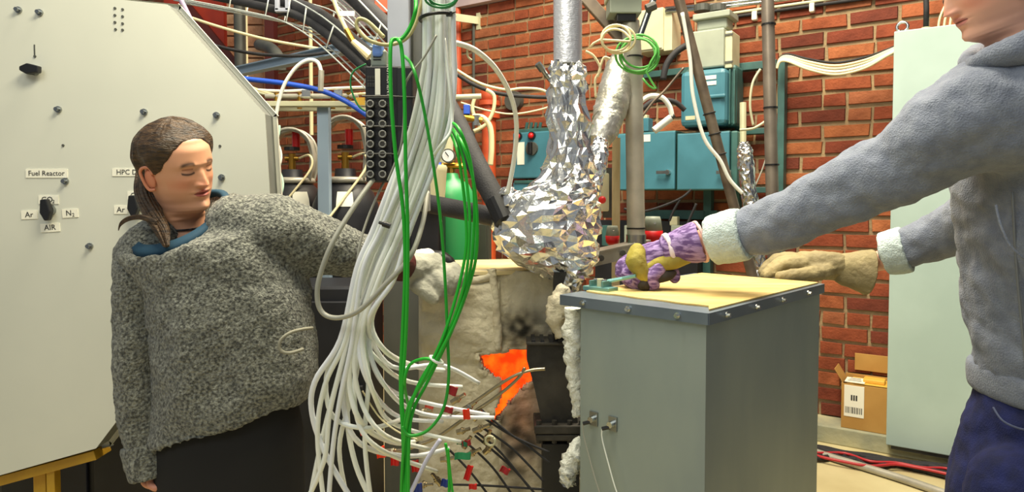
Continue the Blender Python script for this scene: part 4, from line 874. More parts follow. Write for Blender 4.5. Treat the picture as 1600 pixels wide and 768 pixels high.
for i in range(4): MB().bbox((a-M(30-14*i, 1.9), 1.88, z+.008), (a-M(24-14*i, 1.9), 1.96, z+.014)).build('top_rib', m_blackpaint, rd)
a, z = pz(876, 532); b_, zq = pz(880, 425); MB().loft([rect(a, z, .022, .02), rect(b_, zq, .026, .024)]).build('neck', m_soot, rd)
def lump(name, path, Y, rad, m, label, seed, amp=.01, n=16, parent=None, seg=6):
    pts = [P(q[0], q[1], q[2] if len(q) > 2 else Y) for q in path]; pts, rr = cat(pts, [M(r, Y) for r in rad], seg)
    t = MB(); t.tube(pts, rr, n); o = MB().loft(crumple([t.v[i*n:(i+1)*n] for i in range(len(pts))], amp, seed)).build(name, m, parent, True)
    return o if parent else tag(o, label, 'insulation')
lump('neck_wool', [(884, 446), (874, 470), (868, 495), (876, 526)], 1.86, [8, 17, 15, 9], m_wool, 'scorched wool stuffed round the duct neck under the foil', 4, .006)
lump('white_wool_strip', [(898, 480), (897, 520), (896, 565), (900, 610), (902, 650)], 1.80, [14, 17, 15, 11, 6], m_woolw, 'white wool strip squeezed between duct and steel box', 6, .006)
lump('white_wool_tuft', [(907, 682), (897, 708), (888, 735), (888, 757)], 1.78, [5, 16, 15, 7], m_woolw, 'torn white wool tuft sticking out low beside the steel box', 7, .007)
# ================================================================== FOIL VESSEL
fv = thing('foil_vessel', P(870, 435, 2.0), 'crumpled aluminium foil wrapped vessel with a ribbed silver duct above', 'vessel')
prof = [(98, 886, 22, .9), (115, 885, 26, .95), (140, 887, 28, 1), (180, 889, 30, 1), (220, 889, 32, 1), (255, 888, 36, 1), (280, 884, 43, 1), (296, 872, 58, .95), (312, 862, 72, .9), (335, 853, 82, .85), (365, 851, 83, .85), (390, 858, 76, .85), (408, 868, 64, .9), (424, 880, 46, .9), (434, 882, 32, .9)]
pts, rr = cat([Vector((c, y, 0)) for y, c, w, k in prof], [w for y, c, w, k in prof], 3); _, kk = cat([Vector((0, 0, 0))]*len(prof), [k for *_, k in prof], 3)
rings = []; NF = 38
for p, r, k in zip(pts, rr, kk):
    c = P(p.x, p.y, 2.0); rings.append(ringz(c, M(r, 2.0), min(M(r, 2.0)*k, .135), NF))
tri_loft(MB(), crumple(rings, .010, 21), 3).build('foil_wrap', m_foil, fv)
pts = [P(x, y, 1.96) for x, y in ((793, 292), (797, 306), (812, 325), (835, 345))]; pts, rr = cat(pts, [M(r, 1.96) for r in (7, 18, 30, 34)], 6); t = MB(); t.tube(pts, rr, 20)
tri_loft(MB(), crumple([t.v[i*20:(i+1)*20] for i in range(len(pts))], .006, 5), 6).build('foil_lobe', m_foil, fv)
pts = [P(x, y, 1.92) for x, y in ((905, 400), (898, 425), (890, 448), (884, 470))]; pts, rr = cat(pts, [M(r, 1.92) for r in (26, 20, 15, 8)], 5); t = MB(); t.tube(pts, rr, 16)
tri_loft(MB(), crumple([t.v[i*16:(i+1)*16] for i in range(len(pts))], .005, 7), 8).build('foil_skirt', m_foil, fv)
rg = []; yy = 104
while yy > -380:
    r_ = 22.5 if (int((104-yy)/1.6)) % 2 else 21.3; rg.append(ringz(P(887+.0*yy, yy, 2.0), M(r_, 2.0), M(r_, 2.0), 26)); yy -= 1.6
MB().loft(rg).build('ribbed_duct', m_duct, fv, True)
MB().torus(P(887, 103, 2.0), Zv, M(22, 2.0), .004, 26, 6).build('duct_rim', m_dkgrey, fv, True)
tp_ = thing('pipe_tapping', P(852, 118, 1.98), 'small steel tapping with nut sticking out of the foil column', 'fitting')
MB().cyl(P(862, 128, 1.99), P(847, 108, 1.97), M(3.6, 1.98), 10).build('stub', m_steel, tp_); MB().cyl(P(848, 110, 1.97), P(840, 99, 1.96), M(5.2, 1.98), 6).build('nut', m_steel, tp_)
# ================================================================== CABLES IN FRONT
YB = 1.36
spine = [(683, -260), (684, 50), (683, 120), (674, 190), (656, 250), (634, 310), (610, 370), (585, 430), (562, 490)]
tails = [
 [(532, 530), (492, 596), (488, 648), (512, 715), (562, 800)], [(540, 530), (508, 600), (496, 680), (508, 800)], [(546, 530), (522, 612), (500, 700), (480, 800)],
 [(550, 535), (532, 620), (520, 700), (512, 800)], [(552, 535), (542, 640), (556, 726), (590, 800)], [(556, 535), (562, 620), (602, 680), (676, 702)],
 [(562, 530), (578, 602), (622, 650), (692, 658)], [(570, 520), (594, 566), (640, 596), (722, 604)], [(580, 500), (602, 548), (650, 572), (694, 578)],
 [(578, 510), (590, 586), (640, 622), (764, 648)], [(538, 525), (510, 588), (522, 652), (582, 668), (642, 648)], [(560, 540), (556, 644), (592, 700), (682, 736)],
 [(548, 530), (536, 622), (562, 692), (640, 712), (702, 700)], [(568, 520), (576, 590), (570, 690), (582, 800)], [(564, 530), (552, 610), (530, 700), (548, 800)],
 [(575, 505), (612, 572), (690, 570), (748, 598)], [(554, 530), (546, 600), (566, 662), (612, 690), (648, 690)], [(566, 525), (586, 620), (620, 664), (720, 690)],
 [(572, 515), (600, 600), (660, 646), (772, 652)], [(544, 528), (516, 640), (506, 720), (470, 800)]]
ntl = len(tails); rt = random.Random(4)
labs = {0: 'white hose of the bundle bulging furthest towards the sweater', 19: 'white hose of the bundle leaving the frame furthest left', 9: 'white hose of the bundle reaching the probe cluster', 15: 'white hose of the bundle with the highest sweep to the right'}
ORD = 'first second third fourth fifth sixth seventh eighth ninth tenth eleventh twelfth thirteenth fourteenth fifteenth sixteenth seventeenth eighteenth nineteenth twentieth'.split()
order = sorted(range(ntl), key=lambda i: tails[i][2][0])
for rank, i in enumerate(order):
    off = (rank/(ntl-1)-.5); dep = rt.uniform(-.022, .022); pth = []
    for j, (x, y) in enumerate(spine[:8]):
        wd = [32, 35, 40, 46, 45, 44, 44, 48, 42][j]; a = math.atan2(spine[min(j+1, 8)][1]-spine[max(j-1, 0)][1], spine[min(j+1, 8)][0]-spine[max(j-1, 0)][0])
        wob = 3*math.sin(i*1.7+j*.9); pth.append((x+math.sin(a)*(off*wd*1.25+wob), y-math.cos(a)*(off*wd+wob), YB+dep*(1 if j % 2 else .7)))
    for j, q in enumerate(tails[i]):
        t_ = (j+1)/len(tails[i]); pth.append((q[0], q[1], YB+dep+(.26*t_ if q[0] > 610 else .05*t_)))
    cable('white_hose', pth, YB, 4.0 if i % 4 else 4.6, m_white if i % 3 else mat('hose_white_%d' % i, (236, 240, 244), .3), 'white plastic hose of the thick bundle, %s from the left where the tails fan out' % ORD[rank], 'hose', 'white hoses of the bundle', k=6)
cable('lilac_white_tail', [(632, 790), (650, 752), (668, 716), (688, 686)], 1.5, 3.4, mat('lilac_white_hose', (206, 206, 232), .35), 'short lilac-white hose rising under the probe cluster', 'hose')
bt = thing('bundle_tie', P(680, 30, YB-.03), 'black strap tied round the top of the white bundle', 'tie')
q = P(683, 28, YB); MB().torus(q, (Vector((-.12, 0, 1))).normalized(), M(27, YB), .0035, 28, 8).build('strap', m_black, bt, True); MB().box(P(702, 22, YB-.02), (.012, .01, .008)).build('buckle', m_black, bt)
MB().tube([P(700, 22, YB-.02), P(712, 18, YB-.02)], .002, 6).build('strap_end', m_black, bt)
bt2 = thing('lower_bundle_tie', P(606, 352, YB-.03), 'small black clip on the white bundle above the sweater sleeve', 'tie'); MB().cyl(P(598, 349, YB-.05), P(610, 353, YB-.05), M(4.5, YB), 10).build('clip_body', m_black, bt2); MB().cyl(P(592, 347, YB-.05), P(598, 349, YB-.05), M(2.5, YB), 8).build('clip_tip', m_black, bt2)
tw = MB().tube([P(x, y, YB-.06) for x, y in ((682, 55), (662, 90), (640, 118), (632, 140), (631, 190), (626, 230), (616, 258), (606, 282))], M(1.8, YB), 8, smooth=6).build('thin_grey_wire', m_greyc, None, True); tag(tw, 'thin pale grey wire crossing in front of the connector block', 'wire')
cable('side_white_hose', [(694, 60, YB-.01), (702, 130, YB-.02), (706, 175, YB-.02), (704, 205, YB-.03), (690, 225, YB-.04), (678, 242, YB-.03)], YB, 2.6, m_white, 'white hose bowing out right of the bundle', 'hose')
# green cables
GY = 1.30
gp = [([(646, -20), (650, 10), (642, 40), (628, 60), (614, 62), (610, 80), (611, 150), (618, 240), (630, 330), (633, 420), (629, 520), (626, 600), (630, 690), (632, 800)], 'green cable hanging straight, leftmost of the green ones'),
      ([(612, 62), (622, 62), (628, 80), (632, 150), (634, 260), (637, 360), (636, 470), (633, 540), (628, 620), (634, 700), (636, 800)], 'green cable hanging beside the leftmost one'),
      ([(632, 88), (645, 105), (660, 160), (676, 250), (688, 340), (695, 430), (699, 520), (701, 590), (692, 640), (668, 672), (640, 680), (628, 666)], 'single green cable swinging out in a long curve to a loop'),
      ([(696, 186), (716, 200), (732, 240), (740, 290), (741, 350), (735, 420), (716, 490), (690, 546), (664, 592), (640, 630), (632, 668), (630, 720), (631, 800)], 'green cable on the left of the bright green strand group'),
      ([(698, 192), (712, 210), (724, 250), (732, 310), (734, 360), (728, 430), (708, 500), (682, 552), (654, 600), (640, 644), (636, 700), (634, 800)], 'green cable in the middle of the bright green strand group'),
      ([(697, 188), (720, 220), (737, 270), (745, 330), (744, 400), (728, 460), (700, 530), (668, 596), (646, 640), (639, 690), (638, 800)], 'green cable, outermost of the bright green strand group'),
      ([(700, 200), (713, 230), (722, 280), (728, 340), (728, 390), (716, 450), (696, 516), (672, 570), (646, 622), (634, 672), (628, 740), (627, 800)], 'green cable, innermost of the bright green strand group'),
      ([(640, 640), (632, 600), (640, 570), (662, 560), (680, 563)], 'short green cable knotted where the strands meet')]
for i, (pth, lb) in enumerate(gp): cable('green_cable', [(x, y, GY+(.012*math.sin(i*2+j*.7) if j else .1)) for j, (x, y) in enumerate(pth)], GY, 3.1 if i < 2 else 2.6, m_green if i != 2 else mat('mid_green_cable', (40, 160, 46), .4), lb, 'cable', 'green cables')
cable('low_green_cable', [(701, 800), (702, 750), (700, 715), (696, 692)], 1.5, 2.4, m_green, 'green cable stub standing low among the tags, left one'); cable('low_green_cable', [(712, 800), (706, 760), (702, 725), (700, 700)], 1.49, 2.0, m_green, 'green cable stub standing low among the tags, right one')
tg = MB().torus(P(682, 562, GY), (P(690, 546, GY)-P(664, 592, GY)).normalized(), .014, .003, 16, 6).build('white_cable_tie', m_white, None, True); tag(tg, 'white tie round the bright green strands', 'tie')
coil('green_top_coil', 690, -6, 1.28, 24, 3, 1.8, m_greend, 'dark green wire coil over the top of the bundle', .7, 3)
cable('grey_loop_cable', [(612, 255, 1.53), (600, 262, 1.50), (570, 298, 1.40), (524, 370, 1.34), (500, 430, 1.33), (496, 468, 1.33), (506, 490, 1.33), (530, 496, 1.32), (562, 484, 1.3), (600, 446, 1.3), (640, 402, 1.31), (660, 350, 1.36), (668, 300, 1.42)], 1.33, 4, m_greyc, 'grey cable hanging in a big loop over the sweater sleeve')
cable('thin_grey_cable', [(612, 262, 1.52), (592, 300, 1.46), (573, 345, 1.43), (560, 392, 1.40), (558, 440, 1.40), (556, 486, 1.39)], 1.4, 2, m_greyc, 'thin grey cable falling straight past the sweater sleeve')
cw = cable('fine_cream_wire', [(566, 610), (592, 650), (622, 674), (652, 686)], 1.4, 1.4, m_whitewarm, 'fine cream wire in front of the furnace side plate', 'wire')
# probe cluster
PYc = 1.66
for i, (pth, lb) in enumerate((([(628, 704), (680, 684), (730, 650), (780, 616), (810, 590), (820, 574)], 'long bent steel probe, the lower of the pair'), ([(706, 648), (740, 628), (775, 604), (805, 586), (830, 578), (852, 576)], 'long bent steel probe entering the black duct'))): cable('steel_probe', pth, PYc, 2.7, m_probe, lb, 'probe')
bw = [([(748, 636), (790, 672), (830, 700), (858, 722)], 'uppermost'), ([(752, 650), (800, 680), (858, 706)], 'second'), ([(748, 664), (800, 700), (850, 752)], 'third'), ([(738, 670), (780, 704), (826, 760)], 'fourth'), ([(742, 680), (800, 730), (852, 790)], 'fifth'), ([(728, 690), (770, 730), (812, 790)], 'sixth'), ([(700, 700), (736, 738), (776, 790)], 'seventh'), ([(690, 756), (760, 758), (850, 764)], 'lowest, level')]
for i, (pth, nm) in enumerate(bw): cable('black_probe_wire', [(x, y, 1.74+.0*i) for x, y in pth], 1.74, 1.9, m_blackr, 'black thermocouple wire in the fan right of the tags, %s from the top' % nm if nm != 'lowest, level' else 'black thermocouple wire running level at the bottom of the fan', 'wire')
def conn(x, y, ang, L, label, m=m_steel, Y=PYc):
    d = Vector((math.cos(ang), -.1, -math.sin(ang))); c = P(x, y, Y); k = M(1, Y); t = thing('wire_connector', c, label, 'connector')
    MB().cyl(c-d*L*k*.5, c+d*L*k*.1, 4.5*k, 8).build('sleeve', m, t); MB().cyl(c+d*L*k*.1, c+d*L*k*.5, 3*k, 8).build('pin_end', m_probe, t); MB().cyl(c-d*L*k*.15, c-d*L*k*.02, 6*k, 6).build('hex_nut', m, t)
pos = ['highest, beside the dark red flag', 'between the red flags', 'under the upper probe', 'beside the bright red clip', 'in the heart of the cluster', 'right end of the cluster', 'low right of the green flag', 'touching the lower probe', 'above the blue flags', 'left of the blue flags', 'below the long hoses', 'nearest the black wires', 'leftmost by the orange flag', 'under the hose ends']
cp = [(716, 622, .6, 26), (735, 634, .7, 22), (664, 642, .2, 24), (746, 648, .9, 20), (752, 668, .4, 28), (762, 682, 1.2, 24), (740, 706, .5, 26), (724, 672, .3, 22), (682, 748, 2.2, 24), (664, 756, .1, 26), (700, 716, .2, 24), (764, 700, .8, 22), (616, 704, .1, 26), (730, 690, 1.0, 22)]
for (x, y, a, L), nm in zip(cp, pos): conn(x, y, -a, L, 'small steel wire connector, %s' % nm, m_steel if (x+y) % 2 else m_probe, PYc+((x*7) % 10-5)*.004)
ringc = tag(MB().torus(P(766, 688, 1.62), Vector((.3, 1, .1)).normalized(), M(8, 1.62), .003, 18, 6).build('key_ring', m_cream, None, True), 'pale ring at the right end of the wire cluster', 'ring')
def flag(x, y, w, h, m, label, rot=0, Y=1.6):
    c = P(x, y, Y); X = Vector((math.cos(rot), .25, math.sin(rot))).normalized(); Zf = Vector((-math.sin(rot), 0, math.cos(rot))); nY = Zf.cross(X).normalized(); k = M(1, Y); Xs = []
    t = thing('wire_flag', c, label, 'tag'); rg = []
    for i in range(5):
        u = i/4-.5; p = c+X*w*k*u+nY*.004*math.sin(i*1.3); rg.append([p+Zf*h*k*.5-nY*.001, p+Zf*h*k*.5+nY*.001, p-Zf*h*k*.5+nY*.001, p-Zf*h*k*.5-nY*.001])
    MB().loft(rg).build('flag_sheet', m, t); MB().cyl(c+X*w*k*.5-Zf*h*k*.5, c+X*w*k*.5+Zf*h*k*.5, 2*k, 8).build('wrap', m, t)
m_dred = mat('dark_red_flag', (150, 16, 30), .5); m_orf = mat('orange_red_flag', (236, 56, 18), .5)
for a in ((706, 610, 13, 14, m_dred, 'dark red flag at the top of the wire cluster', -.3), (699, 640, 14, 9, m_dred, 'dark red flag above the upper probe', -.2), (728, 647, 9, 16, m_orf, 'bright red clip flag beside the upper probe', .1), (670, 634, 12, 7, mat('faded_red_flag', (214, 84, 60), .5), 'faded red flag on the white hoses', -.2), (594, 706, 12, 18, m_orf, 'orange-red flag furthest left in front of the side plate', .15), (616, 720, 11, 14, m_red, 'red flag just right of the orange-red one', 0), (648, 728, 10, 18, m_red, 'red flag low on the curved hoses', .1), (567, 676, 8, 7, m_red, 'tiny red flag by the green cables on the dark background', .2), (731, 738, 8, 24, m_red, 'long red flag hanging under the cluster', -.3), (738, 760, 11, 8, m_red, 'red flag at the bottom edge of the picture', 0), (788, 734, 14, 10, m_dred, 'dark red flag among the black wires', -.5), (728, 692, 12, 8, m_dred, 'dark red flag tucked in the cluster heart', .2), (722, 712, 24, 11, m_greentag, 'pale green flag in the cluster', -.05), (722, 692, 16, 7, mat('deep_green_flag', (20, 110, 80), .5), 'deep green flag in the cluster', -.3), (652, 762, 12, 14, m_bluetag, 'blue flag at the bottom edge, left one', .05), (694, 754, 10, 12, m_bluetag, 'blue flag at the bottom edge, right one', -.2), (654, 684, 10, 9, m_whitewarm, 'cream flag at the foot of the green cables', .3)): flag(*a[:6], rot=a[6])
# ================================================================== PEOPLE
def interp(tab, z):
    if z <= tab[0][0]: return tab[0][1]
    for (a, b), (c, d) in zip(tab, tab[1:]):
        if z <= c: t = (z-a)/(c-a); t = t*t*(3-2*t)*.5+t*.5; return b+(d-b)*t
    return tab[-1][1]
def sstep(a, b, x): t = max(0, min(1, (x-a)/(b-a))); return t*t*(3-2*t)
XF = [(-.22, .05), (-.17, .055), (-.13, .046), (-.10, .036), (-.06, .030), (-.03, .030), (-.012, .044), (0, .068), (.006, .079), (.014, .081), (.030, .079), (.068, .082), (.09, .086), (.11, .088), (.127, .092), (.16, .089), (.185, .077), (.205, .055), (.218, .030), (.225, .002)]
XB = [(-.22, -.09), (-.13, -.085), (-.10, -.075), (-.05, -.066), (0, -.064), (.03, -.070), (.06, -.086), (.10, -.103), (.14, -.107), (.18, -.093), (.205, -.062), (.218, -.032), (.225, -.002)]
HW = [(-.22, .17), (-.16, .145), (-.13, .10), (-.10, .066), (-.06, .055), (-.02, .054), (0, .054), (.02, .058), (.04, .062), (.07, .067), (.10, .072), (.14, .076), (.17, .074), (.195, .060), (.21, .043), (.218, .027), (.225, .002)]
def headpt(z, th, m=1.0):
    xf, xb, hw = interp(XF, z), interp(XB, z), interp(HW, z); xc = -.012*sstep(.225, .2, z) if z > .1 else -.012
    c, s = math.cos(th), math.sin(th); n = 2.25 if z > .06 else (2.25-.55*sstep(.06, .02, z) if z > -.02 else 2.1)
    if c >= 0: x = xc+(xf-xc)*abs(c)**(2/n)
    else: x = xc+(xb-xc)*abs(c)**(2/2.1)
    y = hw*math.copysign(abs(s)**(2/(n if c >= 0 else 2.1)), s)
    if c > 0:
        g = lambda y0, z0, sy, sz: math.exp(-((y-y0)/sy)**2-((z-z0)/sz)**2)
        d = 0
        if .055 < z < .125:
            t = (z-.072)/.046; h = .023*m*(1-max(0, t)) if t >= 0 else .023*m*max(0, 1+t*6.5)
            d += max(0, h)*math.exp(-(y/(.0085+.003*max(0, 1-abs(t)*2)))**2)
        for sg in (-1, 1):
            d += .007*g(sg*.0125, .0735, .006, .006); d -= .010*g(sg*.031, .112, .015, .010); d += .0075*g(sg*.031, .1095, .012, .0075); d += .003*g(sg*.043, .083, .018, .016)
            d += .0035*g(sg*.03, .127, .018, .006)
        d += .0065*g(0, .0555, .018, .0035)+.0065*g(0, .0435, .016, .0040)-.004*g(0, .0495, .020, .0016)+.004*g(0, .013, .015, .010)-.003*g(0, .031, .016, .006)
        x += d*min(1, c*2.2)
    return Vector((x, y, z))
def facecol(p, z, skin, lip, brow, female):
    if p.x < .03: return skin
    y = abs(p.y); k = list(skin)
    def mix(c, t): return [k[i]+(c[i]-k[i])*t for i in range(3)]
    k = mix((skin[0], skin[1]*.80, skin[2]*.78), .55*math.exp(-((y-.042)/.02)**2-((z-.078)/.018)**2)); k = mix((skin[0]*.99, skin[1]*.82, skin[2]*.80), .6*math.exp(-(y/.013)**2-((z-.074)/.012)**2))
    w = .021*(1 if female else 1.05)
    if y < w:
        e = math.sqrt(max(0, 1-(y/w)**2)); 
        if .0495-.0095*e < z < .0495+.0085*e: k = mix(lip, .85)
        if abs(z-.0495) < .0011: k = mix((90, 44, 40), .9)
    bz = .1285+.004*math.sin((y-.014)/.03*math.pi) if y < .05 else .127
    if .013 < y < .05: k = mix(brow, .95*math.exp(-((z-bz)/(.0046 if female else .0042))**2)*sstep(.05, .042, y)*sstep(.015, .021, y))
    lz = .1075-.0035*(1-((y-.031)/.0135)**2) if abs(y-.031) < .0135 else 9
    k = mix((52, 36, 30), .95*math.exp(-((z-lz)/.0024)**2))
    if .019 < y < .043 and .1145 < z < .120: k = mix((skin[0]*.74, skin[1]*.64, skin[2]*.62), .7)
    return tuple(k)
class Head:
    def __init__(s, pivot, hf, bf, scale): s.o = Vector(pivot); s.hf = hf; s.bf = bf; s.k = scale
    def to(s, p):
        w = sstep(-.11, .0, p.z); piv = Vector((-.015, 0, -.02)); q = p-piv
        H = s.hf[0]*q.x+s.hf[1]*q.y+s.hf[2]*q.z; B = s.bf[0]*q.x+s.bf[1]*q.y+s.bf[2]*q.z
        base = s.o+(s.hf[0]*piv.x+s.hf[2]*piv.z)*s.k
        return base+(H*w+B*(1-w))*s.k
    def dirv(s, v): return s.hf[0]*v[0]+s.hf[1]*v[1]+s.hf[2]*v[2]
def frame(a, p, r):
    f = Vector((math.sin(a)*math.cos(p), -math.cos(a)*math.cos(p), -math.sin(p))); l = Vector((0, 0, 1)).cross(f).normalized(); u = f.cross(l)
    return f, l*math.cos(r)+u*math.sin(r), u*math.cos(r)-l*math.sin(r)
def add_head(mb, H, skin, lip, brow, female, zlow=-.20):
    n = 150; zs = []; z = .2249
    while z > zlow: zs.append(z); z -= .0016 if .0 < z < .135 else (.004 if z > -.03 else .008)
    rings = []; cols = []
    ths = []
    for k in range(n):
        u = k/n*2*math.pi; ths.append(u-.28*math.sin(u))      # denser towards the face
    for z in zs:
        for th in ths:
            p = headpt(z, th, 1.0 if female else 1.12); mb.cur = facecol(p, z, skin, lip, brow, female); mb.add([H.to(p)], [])
    k0 = len(mb.v)-n*len(zs)
    for i in range(len(zs)-1):
        for j in range(n): a = k0+i*n+j; b = k0+i*n+(j+1) % n; mb.f.append((a, b, b+n, a+n)); mb.fm.append(0)
    mb.f.append(tuple(k0+j for j in range(n))); mb.fm.append(0)
    mb.f.append(tuple(k0+(len(zs)-1)*n+j for j in range(n-1, -1, -1))); mb.fm.append(0)
    for sg in (-1, 1):          # ears
        mb.cur = (skin[0], skin[1]*.88, skin[2]*.84)
        ax = (H.dirv((.90, -sg*.42, 0)), H.dirv((.42*sg*1, .90*1, 0)), H.dirv((-.15, 0, .99)))
        c = H.to(Vector((-.014, sg*.0755, .094)))
        ol = [(.010, -.026), (-.002, -.027), (-.010, -.016), (-.015, .004), (-.016, .020), (-.008, .030), (.004, .031), (.012, .024), (.012, .012)]
        mb.tube([c+ax[0]*x*H.k+ax[2]*z*H.k+ax[1]*sg*(.006+.004*(x < 0))*H.k for x, z in ol], [.004*H.k]*len(ol), 8, smooth=4)
        mb.sphere(c+ax[1]*sg*.001, (.014*H.k, .0055*H.k, .026*H.k), 12, 8, ax)
def rm(o, voxel, smooth=4, disp=None, tex=None):
    r = o.modifiers.new('remesh', 'REMESH'); r.mode = 'VOXEL'; r.voxel_size = voxel; r.use_smooth_shade = True
    if smooth: s = o.modifiers.new('smooth', 'SMOOTH'); s.factor = .5; s.iterations = smooth
    for i, (st, sz, kind) in enumerate(disp or []):
        t = bpy.data.textures.new('cloth_relief', 'CLOUDS'); t.noise_scale = sz; t.noise_depth = 2
        d = o.modifiers.new('relief%d' % i, 'DISPLACE'); d.texture = t; d.strength = st; d.mid_level = .5; d.texture_coords = 'LOCAL'
    return o
def pc(path, Y=None):       # (px, py, depth, r_px) -> points, radii
    return [P(a[0], a[1], a[2]) for a in path], [M(a[3], a[2]) for a in path]
def oring(px, py, Y, apx, b, gx=0, gy=0, n=40, yaw=0, ex=2.2):
    c = P(px, py, Y); a = M(apx, Y); o = []
    for k in range(n):
        t = 2*math.pi*k/n; ct, st = math.cos(t), math.sin(t); dx = a*math.copysign(abs(ct)**(2/ex), ct); dy = b*math.copysign(abs(st)**(2/ex), st)
        x2 = dx*math.cos(yaw)-dy*math.sin(yaw); y2 = dx*math.sin(yaw)+dy*math.cos(yaw); o.append(c+Vector((x2, y2, gx*dx+gy*dy)))
    return o
def shrink(r, k, dz): c = sum(r, Vector())/len(r); return [c+(p-c)*k+Vector((0, 0, dz)) for p in r]
# ------------------------------------------------------------------ the woman
SK = (216, 158, 124)
WH = Head((-.7755, 1.6, 1.4010), frame(1.068, .103, .234), frame(.30, 0, 0), .885)
wo = MB(); add_head(wo, WH, SK, (178, 88, 80), (70, 48, 34), True)
wo.cur = SK
# arms inside the sleeves, bare right hand
pts, rr = pc([(228, 395, 1.59, 26), (215, 540, 1.58, 24), (232, 700, 1.56, 18), (237, 738, 1.555, 15)]); wo.chain(pts, rr, 12)
pts, rr = pc([(420, 345, 1.6, 30), (510, 385, 1.66, 26), (600, 408, 1.79, 18), (640, 416, 1.90, 15)]); wo.chain(pts, rr, 12)
wo.cur = (206, 140, 112)
def hand(mb, fing, palm):
    pts, rr = pc(palm); mb.chain(pts, rr, 12)
    for f in fing: pts, rr = pc(f); mb.chain(pts, rr, 9, 3)
hand(wo, [[(228, 742, 1.54, 6), (226, 752, 1.53, 6), (234, 758, 1.525, 5.5), (242, 757, 1.53, 5)], [(236, 745, 1.53, 6.5), (236, 757, 1.52, 6), (244, 762, 1.515, 5.5), (250, 760, 1.52, 5)], [(245, 746, 1.535, 6.5), (248, 758, 1.53, 6), (255, 761, 1.525, 5.5)], [(254, 744, 1.55, 6), (258, 754, 1.545, 5.5), (261, 757, 1.54, 5)], [(259, 728, 1.53, 7), (263, 740, 1.52, 6.5), (262, 750, 1.515, 6)]], [(238, 728, 1.55, 15), (242, 742, 1.545, 15)])
wl = wo.build('person', m_skin, None, True)
tag(wl, 'person in a grey marl sweater looking down at the gloved hand on the furnace', 'person')
# hair
def hairline(th):
    a = abs(math.degrees(th))
    return interp([(0, .190), (20, .187), (40, .168), (58, .140), (72, .114), (84, .104), (96, .120), (106, .118), (114, .08), (125, .045), (180, .030)], a)
hm = MB(); n = 140; zs = [.2249-.0028*i for i in range(76)]
for z in zs:
    for k in range(n):
        th = (k/n*2-1)*math.pi; p = headpt(z, th); zl = hairline(th); g = noise.noise(Vector((th*9, z*18, 2)))*.5+noise.noise(Vector((th*26, z*10, 5)))*.5
        h = -.005+(.008+.002*g)*sstep(zl-.003, zl+.003, z)+(.017+.002*g)*sstep(zl, zl+.045, z)*(1-.3*sstep(.14, .10, z))
        if z > .2: h = h*(1-sstep(.2, .225, z)*.0)
        d = Vector((p.x+.012, p.y, (z-.11)*.9 if z > .11 else 0)); d = d.normalized() if d.length > 0 else Vector((0, 0, 1)); hm.add([WH.to(p+d*h)], [])
for i in range(len(zs)-1):
    for j in range(n): a = i*n+j; b = i*n+(j+1) % n; hm.f.append((a, b, b+n, a+n)); hm.fm.append(0)
hm.f.append(tuple(range(n))); hm.fm.append(0)
hr = hm.build('hair', m_hair, wl, True)
rs = random.Random(2); pt = MB()
pm_ = [(246, 238, 1.66), (230, 268, 1.64), (226, 300, 1.60), (238, 332, 1.545), (252, 358, 1.50), (260, 384, 1.48)]; pw = [22, 15, 15, 15, 12, 5]
for i in range(70):
    a = rs.uniform(0, 6.28); q = math.sqrt(rs.random()); pts = [P(x+math.cos(a+j*.25)*w*q, y+rs.uniform(-2, 2), Y+M(math.sin(a+j*.25)*w*q*.8, Y)) for j, ((x, y, Y), w) in enumerate(zip(pm_, pw))]
    pt.tube(pts, [M(r, 1.6) for r in (3.4, 3.2, 3.0, 2.6, 2.0, .6)], 7, smooth=6)
pt.build('ponytail', m_hair, hr, True)
ls = MB()
for i in range(3): ls.tube([P(246, 346+i*2, 1.5), P(222, 337+i*2, 1.5), P(202, 339+i*2, 1.51), P(189, 347+i*2, 1.52), P(185, 358+i, 1.52)], [M(r, 1.5) for r in (3, 2.6, 2, 1.4, .6)], 6, smooth=6)
ls.build('loose_strand', m_hair, hr, True)
# choker
ck = []
for k in range(41):
    th = k/40*2*math.pi; z = -.046-.012*math.cos(th); p = headpt(z, th); ck.append(WH.to(p+Vector((p.x, p.y, 0)).normalized()*.003))
MB().tube(ck, .0024, 6).build('neck_cord', m_black, wl, True)
# sweater
C1 = oring(284, 346, 1.60, 66, .112, .20, .60)
sw_ = MB()
tor = [shrink(C1, .4, -.09), shrink(C1, .95, -.012), C1, oring(294, 350, 1.60, 92, .122, .22, .46), oring(312, 364, 1.60, 122, .13, .16, .22), oring(326, 402, 1.60, 128, .135, .05, .1), oring(356, 455, 1.60, 126, .14), oring(368, 520, 1.60, 124, .14), oring(370, 590, 1.60, 124, .142, .08), oring(368, 636, 1.60, 123, .142, .24), oring(363, 655, 1.60, 121, .138, .30)]
fin = []
for i in range(len(tor)-1):
    for j in range(4): fin.append([a.lerp(b, j/4) for a, b in zip(tor[i], tor[i+1])])
fin.append(tor[-1]); fin.append(shrink(tor[-1], .93, .0)); fin.append(shrink(tor[-1], .8, .06)); sw_.loft(fin)
rs_ = MB(); pts, rr = pc([(250, 378, 1.60, 42), (226, 400, 1.58, 44), (214, 450, 1.56, 36), (211, 520, 1.55, 33), (214, 600, 1.55, 33), (226, 670, 1.555, 34), (230, 694, 1.555, 33)]); rs_.chain(pts, rr, 18)
pts, rr = pc([(372, 350, 1.60, 50), (430, 358, 1.60, 56), (480, 378, 1.63, 50), (535, 394, 1.68, 40), (588, 404, 1.75, 31), (604, 407, 1.785, 28)]); sw_.chain(pts, rr, 18)
swo = sw_.build('sweater', m_knit, wl); rm(swo, .008, 5, [(.035, .14, 0), (.009, .012, 0)]); rm(rs_.build('sleeve', m_knit, swo), .008, 4, [(.02, .1, 0), (.009, .012, 0)])
